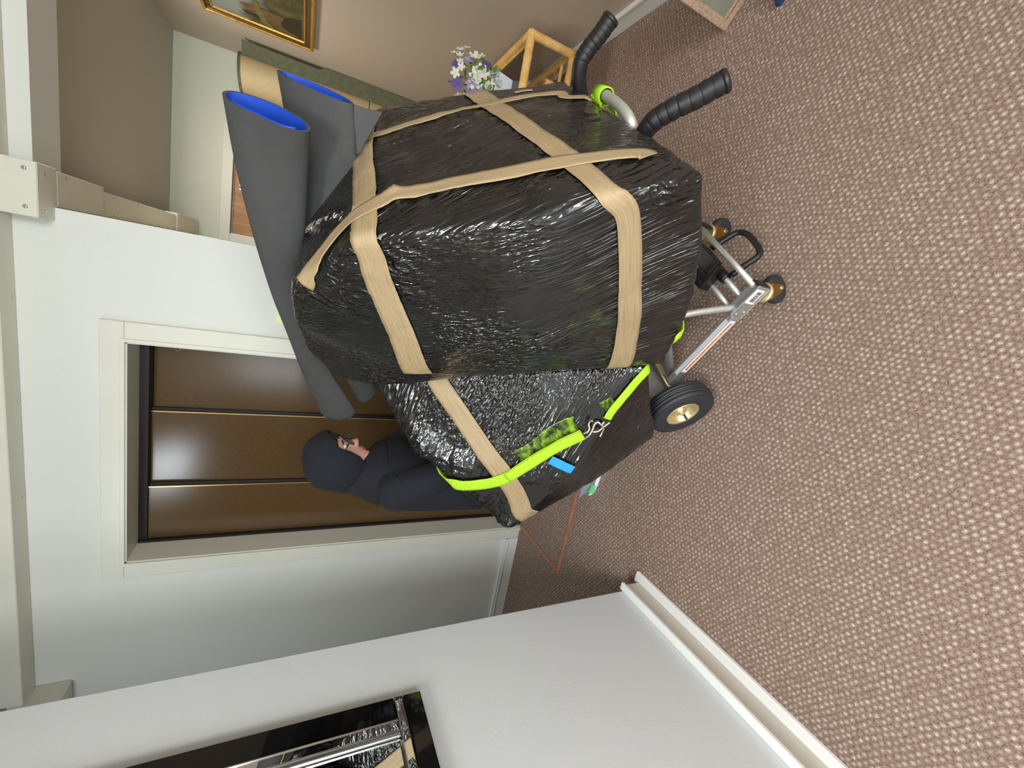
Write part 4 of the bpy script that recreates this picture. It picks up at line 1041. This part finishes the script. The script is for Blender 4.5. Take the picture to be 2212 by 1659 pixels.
# ================================================================== PICTURE on the right wall
def rect_bands(bm, x, sgn, y0, y1, z0, z1, prof):
    """prof: (inset, proud) round a rectangle on the plane x, facing sgn"""
    R_ = []
    for ins, pr in prof:
        R_.append([bm.verts.new((x+sgn*pr, y, z)) for y, z in ((y0+ins, z0+ins), (y1-ins, z0+ins), (y1-ins, z1-ins), (y0+ins, z1-ins))])
    for i in range(len(R_)-1):
        for k in range(4): bm.faces.new((R_[i][k], R_[i][(k+1) % 4], R_[i+1][(k+1) % 4], R_[i+1][k]))
pc = thing('framed_painting', 'gilt-framed landscape painting hanging high on the tan right wall', 'painting', (XR-.02, 3.70, 1.91))
PY0, PY1, PZ0, PZ1 = 3.22, 4.19, 1.556, 2.262
b = BM(); rect_bands(b, XR, -1, PY0, PY1, PZ0, PZ1, [(0, 0), (0, .022), (.004, .032), (.012, .036), (.020, .034), (.024, .028)]); obj('outer_frame', b, 'gold', pc)
b = BM(); rect_bands(b, XR, -1, PY0, PY1, PZ0, PZ1, [(.024, .028), (.034, .018), (.048, .014), (.056, .016)]); obj('cove', b, 'gold_dark', pc)
b = BM(); rect_bands(b, XR, -1, PY0, PY1, PZ0, PZ1, [(.056, .016), (.059, .021), (.066, .021), (.070, .012)]); obj('inner_slip', b, 'gold', pc)
b = BM(); add_box(b, (XR-.012, PY0+.066, PZ0+.066), (XR-.002, PY1-.066, PZ1-.066)); cv = obj('canvas', b, 'painting', pc)
def daub(pts, m, k):
    b = BM(); add_prism(b, [V((XR-.0122-.0003*k, y, z)) for y, z in pts], (-.0006, 0, 0)); return obj('painted_shape', b, m, cv)
M['daub_brown'] = plain('painted_brown', rgb(104, 76, 42), 0.5, 0, .35, 30); M['daub_dark'] = plain('painted_dark', rgb(38, 32, 22), 0.5, 0, .3, 24); M['daub_olive'] = plain('painted_olive', rgb(102, 100, 52), 0.5, 0, .35, 30)
daub([(4.10, 1.70), (4.02, 1.76), (3.98, 1.95), (3.90, 2.02), (3.86, 1.90), (3.88, 1.72), (3.95, 1.64), (4.06, 1.63)], 'daub_brown', 1)
daub([(4.08, 1.64), (4.06, 1.72), (4.02, 1.765), (3.95, 1.77), (3.86, 1.74), (3.80, 1.64)], 'daub_dark', 2)
daub([(4.115, 1.80), (4.10, 1.885), (4.05, 1.90), (3.94, 1.92), (3.80, 1.93), (3.80, 1.90), (3.95, 1.875), (4.06, 1.84)], 'daub_olive', 3)
daub([(4.06, 1.905), (4.02, 1.945), (4.03, 1.98), (3.99, 2.01), (3.985, 1.95), (4.0, 1.905)], 'daub_dark', 4)

# ================================================================== BAMBOO TABLE with a pot of artificial flowers
tb = thing('bamboo_table', 'low bamboo side table with dark top against the right wall', 'table', (1.24, 2.95, 0))
def cane(p, q, r, name, nodes=3, parent=tb, phase=0.3):
    p, q = V(p), V(q); L = (q-p).length; n = max(8, int(L/.02))
    def rad(t):
        d = min(abs(t-(k+phase)/nodes) for k in range(nodes))*L
        return r*(1+.07*math.exp(-(d/.008)**2))
    b = BM(); add_tube(b, [p.lerp(q, i/n) for i in range(n+1)], rad, 14); return obj(name, b, 'bamboo', parent)
TX0, TX1, TY0, TY1, TZ, TL = .96, 1.498, 2.643, 3.29, .416, .125
for x in (TX0, TX1):
    for y in (TY0, TY1): cane((x, y, 0), (x, y, TZ+.012), .0255, 'leg', 2, phase=.45)
for x in (TX0, TX1):
    cane((x, TY0, TZ), (x, TY1, TZ), .0250, 'top_rail'); cane((x, TY0+.01, TL), (x, TY1-.01, TL), .0215, 'lower_rail')
    cane((x+(.030 if x < 1.2 else -.030), TY0+.02, TZ-.010), (x+(.030 if x < 1.2 else -.030), TY1-.02, TZ-.010), .009, 'thin_rail')
for y in (TY0, TY1):
    cane((TX0, y, TZ), (TX1, y, TZ), .0250, 'top_rail'); cane((TX0+.01, y, TL), (TX1-.01, y, TL), .0215, 'lower_rail')
for x in (TX0, TX1):
    for y in (TY0, TY1):
        b = BM(); add_ellipsoid(b, (x, y, TZ), (.0275, .0275, .028), 14, 10); o = obj('corner_joint', b, 'bamboo', tb)
        b = BM()
        for k in range(3): add_lathe(b, (x, y, TL-.012+k*.008), Z, [(.0255, 0), (.0275, .003), (.0255, .006)], 14)
        obj('cane_binding', b, 'cane', tb)
b = BM(); add_box(b, (TX0+.012, TY0+.012, TZ-.020), (TX1-.012, TY1-.012, TZ-.008), .002, 1); obj('table_top', b, 'dark_top', tb)
cane((TX0, 2.76, TL), (TX1, 2.76, TL), .012, 'shelf_bar'); cane((1.350, 2.76, TL), (1.350, 2.76, .228), .0215, 'short_post', 1, phase=.9)
b = BM(); add_tube(b, [(1.40, 2.78, .135), (1.435, 2.80, .150), (1.46, 2.80, .135)], .0035, 8, True, 4); add_tube(b, [(1.41, 2.79, .14), (1.45, 2.77, .125)], .003, 8); obj('cane_wisp', b, 'cane', tb)

PX, PY, PZ = 1.262, 2.90, TZ-.008
fp = thing('flower_pot', 'white tapered pot of artificial white and lilac flowers on the bamboo table', 'flower pot', (PX, PY, PZ))
b = BM()
def sq(h, z): return [V((PX+dx*h, PY+dy*h, z)) for dx, dy in ((-1, -1), (1, -1), (1, 1), (-1, 1))]
R_ = [sq(.058, PZ), sq(.072, PZ+.118), sq(.066, PZ+.118), sq(.060, PZ+.095)]
vs = [[b.verts.new(p) for p in r] for r in R_]
for i in range(3):
    for k in range(4): b.faces.new((vs[i][k], vs[i][(k+1) % 4], vs[i+1][(k+1) % 4], vs[i+1][k]))
b.faces.new(vs[0]); b.faces.new(vs[-1])
bmesh.ops.bevel(b, geom=[e for e in b.edges if abs(e.verts[0].co.z-e.verts[1].co.z) > .05], offset=.006, segments=3, affect='EDGES')
obj('pot', b, 'pot', fp)
rg = random.Random(11)
def flower_mesh(name, m, r, cup, npet=5):
    b = BM()
    for k in range(npet):
        a = 2*PI*k/npet; d = V((math.cos(a), math.sin(a), 0)); t_ = V((-d.y, d.x, 0))
        pr = [V((0, 0, 0)), d*r*.45+t_*r*.34+Z*cup*.4, d*r*.95+t_*r*.26+Z*cup, d*r*1.06+Z*cup*.9, d*r*.95-t_*r*.26+Z*cup, d*r*.45-t_*r*.34+Z*cup*.4]
        vs = [b.verts.new(p) for p in pr]; b.faces.new(vs)
        vs2 = [b.verts.new(p-Z*.0012) for p in pr]; b.faces.new(list(reversed(vs2)))
    add_ellipsoid(b, (0, 0, .002), (r*.16, r*.16, r*.14), 8, 6)
    bmesh.ops.recalc_face_normals(b, faces=b.faces)
    me = bpy.data.meshes.new(name); b.to_mesh(me); b.free(); me.materials.append(M[m]); return me
def leaf_mesh(name, m, L, w_):
    b = BM(); top = []; bot = []
    sh = [(0, 0), (.25, .8), (.55, 1), (.85, .6), (1, 0)]
    c = [b.verts.new((x*L, 0, .15*L*math.sin(x*2.2))) for x, _ in sh]
    l_ = [b.verts.new((x*L, y*w_, .15*L*math.sin(x*2.2)+.1*w_)) for x, y in sh[1:-1]]; r_ = [b.verts.new((x*L, -y*w_, .15*L*math.sin(x*2.2)+.1*w_)) for x, y in sh[1:-1]]
    for s_ in (l_, r_):
        b.faces.new((c[0], c[1], s_[0])); b.faces.new((c[1], c[2], s_[1], s_[0])); b.faces.new((c[2], c[3], s_[2], s_[1])); b.faces.new((c[3], c[4], s_[2]))
    bmesh.ops.recalc_face_normals(b, faces=b.faces)
    me = bpy.data.meshes.new(name); b.to_mesh(me); b.free(); me.materials.append(M[m]); return me
def put(name, me, p, aim, roll=0.0, s_=1.0):
    o = bpy.data.objects.new(name, me); COL.objects.link(o); o.parent = fp; o.location = V(p)-fp.location
    q = V(aim).normalized().to_track_quat('Z', 'Y'); o.rotation_euler = (q.to_matrix() @ Matrix.Rotation(roll, 3, 'Z')).to_euler(); o.scale = (s_, s_, s_); return o
base = V((PX-.012, PY, PZ+.11))
stems = BM()
def stem(tip, bend=.02):
    m_ = base.lerp(V(tip), .5)+V((rg.uniform(-bend, bend), rg.uniform(-bend, bend), 0)); add_tube(stems, [base+V((rg.uniform(-.025, .025), rg.uniform(-.025, .025), 0)), m_, V(tip)], .0018, 6, True, 3)
wh, wl, li, pu = flower_mesh('flower', 'petal_white', .027, .008), flower_mesh('flower', 'petal_white', .038, .018), flower_mesh('flower', 'petal_lilac', .034, .010, 6), flower_mesh('flower', 'petal_purple', .032, .003, 9)
spots = [(wh, .070, .0, .262), (wh, .088, -.015, .235), (wh, .060, -.03, .238), (pu, .030, .0, .242), (wh, .105, -.02, .205), (li, .050, -.04, .190), (wl, .070, -.05, .160), (wh, .090, -.045, .130), (wh, -.015, -.02, .245), (wh, .015, -.03, .222), (wh, .045, -.01, .226), (wh, -.105, .0, .205), (wh, -.085, .03, .180), (wh, -.095, -.01, .175), (wl, -.01, -.06, .150), (wl, .025, -.065, .125), (wl, .005, -.075, .110), (wl, -.035, -.06, .145),
         (wl, -.045, -.07, .085), (wl, -.075, -.06, .070), (wh, .02, -.05, .150), (wh, .060, -.045, .105), (li, -.045, -.055, .165), (li, -.065, -.05, .125), (li, -.085, -.03, .155), (li, -.10, -.04, .095), (pu, -.055, -.01, .225), (pu, -.115, .01, .145), (pu, .062, -.055, .098), (wh, -.02, -.08, .065)]
for me, dx, dy, dz in spots:
    dx, dz = dx*1.25, .03+dz*1.18
    tip = V((PX+dx, PY+dy, PZ+.04+dz)); stem(tip); aim = V((dx*2+rg.uniform(-.05, .05), dy*2-.12, .10)); put('flower', me, tip, aim, rg.uniform(0, 6), rg.uniform(.85, 1.12))
lv, lg = leaf_mesh('leaf', 'leaf', .048, .015), leaf_mesh('leaf', 'leaf_grey', .050, .018)
for k in range(46):
    a = rg.uniform(0, 2*PI); r = rg.uniform(.02, .10); p = base+V((math.cos(a)*r, math.sin(a)*r-.01, rg.uniform(-.01, .16)))
    put('leaf', lv, p, (math.cos(a), math.sin(a), rg.uniform(.4, 1.4)), rg.uniform(0, 6), rg.uniform(.8, 1.3))
for k in range(9):
    a = rg.uniform(2.6, 5.8); r = rg.uniform(.05, .085); put('leaf', lg, base+V((math.cos(a)*r, math.sin(a)*r, rg.uniform(.0, .06))), (math.cos(a), math.sin(a)-.4, .6), rg.uniform(0, 6), rg.uniform(.8, 1.2))
for k in range(16):                                         # sprig of small green leaves at the right
    p = base+V((.085+rg.uniform(-.03, .03), -.03+rg.uniform(-.02, .02), .02+k*.011)); put('leaf', lv, p, (rg.uniform(-1, 1), -.6, .8), rg.uniform(0, 6), .75)
for tip, L in (((PX-.06, PY+.03, PZ+.385), .07), ((PX-.015, PY+.02, PZ+.365), .06), ((PX-.17, PY+.0, PZ+.36), .07), ((PX-.01, PY-.06, PZ+.215), .09), ((PX+.005, PY-.065, PZ+.205), .08), ((PX-.075, PY-.01, PZ+.24), .06)):
    tip = V(tip); stem(tip); d = (tip-base).normalized(); b = BM()
    for k in range(20):
        t_ = k/19; p = tip-d*L*t_; a = k*2.4; x_ = d.cross(V((0, 1, 0))).normalized(); y_ = d.cross(x_)
        add_ellipsoid(b, p+(x_*math.cos(a)+y_*math.sin(a))*(.003+.004*t_), (.0038, .0038, .0048), 6, 4)
    obj('lavender_spike', b, 'petal_purple', fp)
obj('stems', stems, 'stem', fp)

# ================================================================== WALL MIRROR on the left wall
mr = thing('wall_mirror', 'mirror with a wide black glass border hanging on the near left wall', 'mirror', (XL+.01, .30, 1.58))
MY0, MY1, MZ0, MZ1 = -.36, .946, 1.107, 2.06
b = BM(); add_box(b, (XL, MY0+.01, MZ0+.01), (XL+.016, MY1-.01, MZ1-.01)); obj('backing_board', b, 'ink', mr)
def pane(name, y0, y1, z0, z1, x0, x1, m, bev=.003):
    b = BM(); add_box(b, (XL+x0, y0, z0), (XL+x1, y1, z1), bev, 2); return obj(name, b, m, mr)
pane('black_border', MY0, MY1, MZ0, MZ0+.050, .016, .026, 'black_glass'); pane('black_border', MY0, MY1, MZ1-.050, MZ1, .016, .026, 'black_glass')
pane('mirror_strip', MY0, MY1, MZ0+.051, MZ0+.076, .016, .027, 'mirror', .004); pane('mirror_strip', MY0, MY1, MZ1-.076, MZ1-.051, .016, .027, 'mirror', .004)
for y0, y1, sgn in ((MY0, MY0+.066, 1), (MY1-.066, MY1, -1)):
    pane('black_border', y0, y1, MZ0+.077, MZ1-.077, .016, .026, 'black_glass')
    q0, q1 = (y1+.001, y1+.030) if sgn > 0 else (y0-.030, y0-.001)
    pane('mirror_strip', q0, q1, MZ0+.077, MZ1-.077, .016, .027, 'mirror', .004)
    b = BM()
    for q in ((q0, q1)): add_tube(b, [(XL+.027, q, MZ0+.077), (XL+.027, q, MZ1-.077)], .0028, 8)
    obj('silver_bead', b, 'silver', mr)
    q2 = (q1+.001, q1+.016) if sgn > 0 else (q0-.016, q0-.001)
    b = BM(); add_box(b, (XL+.016, q2[0], MZ0+.077), (XL+.030, q2[1], MZ1-.077), .005, 3); obj('silver_bead', b, 'silver', mr)
pane('mirror_glass', MY0+.114, MY1-.114, MZ0+.077, MZ1-.077, .016, .024, 'mirror', .006)

# ================================================================== SMALL THINGS
d1, d2 = V((.63, .777, 0)).normalized(), V((.777, -.63, 0)).normalized()
c = V((1.237, 1.559, 0))
bx = thing('woven_box', 'grey-panelled upright box with woven brown edging standing by the right wall', 'box', c+d1*.06+d2*.10)
hh = .46
b = BM(); add_obox(b, c+d2*.10+d1*.062+Z*(hh/2), (d2, d1, Z), (.196, .112, hh), .003, 1); obj('box_body', b, 'grey_rubber', bx)
b = BM()
add_obox(b, c+d2*.008+d1*.06+Z*(hh/2), (d2, d1, Z), (.016, .128, hh+.004), .004, 2); add_obox(b, c+d2*.022+d1*.002+Z*(hh/2), (d2, d1, Z), (.022, .008, hh), .003, 2); obj('side_edging', b, 'mat_edge', bx)
b = BM(); add_obox(b, c+d2*.10+d1*.002+Z*.011, (d2, d1, Z), (.20, .009, .022), .003, 2); add_obox(b, c+d2*.11+d1*.006+Z*.030, (d2, d1, Z), (.18, .008, .012), .003, 2); obj('bottom_edging', b, 'mat_edge', bx)

b = BM()
rings = []
for t in [k/12 for k in range(13)]:
    x = 1.222+t*.26; w_ = .046*max(.05, min(1, t*5, (1-t)*6))**.5; h_ = (.050+.022*t)*max(.05, min(1, t*4, (1-t)*6))**.5
    rings.append([V((x+.0*w_, 1.315-.12*t+w_*math.cos(a)-.02*t, max(0.0, h_*.5+h_*.5*math.sin(a)))) for a in [2*PI*k/18 for k in range(18)]])
add_loft(b, rings); sl_ = obj('slipper', b, 'navy', None, (1.30, 1.29, 0)); tag(sl_, 'dark navy slipper on the carpet, only its toe showing at the frame edge', 'slipper')

b = BM(); add_box(b, (-.338, YE-.008, 1.50), (-.235, YE, 1.595), .002, 1); nt = obj('notice_card', b, 'yellow', None, (-.29, YE, 1.55)); tag(nt, 'pale yellow notice card on the wall right of the lift', 'card')

# ---- cable trunking under the ceiling
def trunk(label, loc, boxes, screws, m='trunking', ribs=None):
    t_ = thing('cable_trunking', label, 'trunking', loc)
    for lo, hi, nm in boxes:
        b = BM(); add_box(b, lo, hi, .003, 1); obj(nm, b, m, t_)
    if ribs:
        b = BM(); x0, x1, y, z0, z1 = ribs; n = 26
        for k in range(n):
            x = x0+(x1-x0)*(k+.5)/n; add_box(b, (x-.0016, y-.0015, z0), (x+.0016, y+.001, z1))
        o = obj('cover_ribs', b, m, t_); o['kind'] = 'stuff'
    for p, d in screws:
        b = BM(); add_lathe(b, p, d, [(.007, 0), (.007, .0012), (.004, .0028)], 12); b_ = BM(); obj('screw', b, 'steel', t_); b_.free()
    return t_
DN, FT = V((0, 0, -1)), V((0, -1, 0))
trunk('long white cable trunking along the top of the lift wall', (-1.0, YE-.05, 2.53), [((-2.20, YE-.105, 2.480), (-.05, YE, ZC), 'trunk_cover')],
      [(V((x, YE-.022, 2.480)), DN) for x in (-2.05, -1.62, -1.2, -.78, -.36)])
trunk('short white cable trunking over the passage beam', (.85, YE-.05, 2.53), [((.145, YE-.105, 2.480), (XR, YE, ZC), 'trunk_cover')], [(V((x, YE-.06, 2.480)), DN) for x in (.23, .62, 1.0)])
trunk('ribbed white junction box at the corner of the lift wall', (.05, YE-.05, 2.45), [((-.048, YE-.118, 2.362), (.143, YE+.02, ZC-.001), 'box_cover')],
      [(V((-.015, YE-.119, 2.395)), FT), (V((.115, YE-.119, 2.395)), FT), (V((-.02, YE-.119, 2.50)), FT), (V((.11, YE-.119, 2.50)), FT), (V((-.02, YE-.07, 2.362)), DN), (V((.11, YE-.07, 2.362)), DN)], ribs=(-.046, .141, YE-.118, 2.364, 2.575))
trunk('wide cable trunking running back under the passage beam', (.07, 2.58, 2.39), [((.002, YE+.022, 2.362), (.135, 2.79, 2.416), 'trunk_cover')], [(V((x, y, 2.362)), DN) for x in (.02, .118) for y in (2.42, 2.76)])
trunk('narrow cable trunking further back along the passage', (.06, 3.45, 2.40), [((.002, 2.792, 2.372), (.115, 4.148, 2.430), 'trunk_cover')], [(V((x, y, 2.372)), DN) for x in (.018, .10) for y in (2.95, 3.3, 3.7, 4.08)])
trunk('small end box of the cable trunking at the far passage wall', (.07, 4.5, 2.40), [((.002, 4.150, 2.365), (.130, 4.86, 2.440), 'box_cover')], [(V((x, y, 2.365)), DN) for x in (.02, .11) for y in (4.25, 4.7)])
tl_ = trunk('mitred drop of the cable trunking at the left end', (-2.32, YE-.05, 2.44), [((-2.48, YE-.125, 2.350), (-2.205, YE, 2.482), 'box_cover')], [(V((-2.25, YE-.126, 2.44)), FT), (V((-2.25, YE-.126, 2.38)), FT), (V((-2.28, YE-.07, 2.350)), DN)])
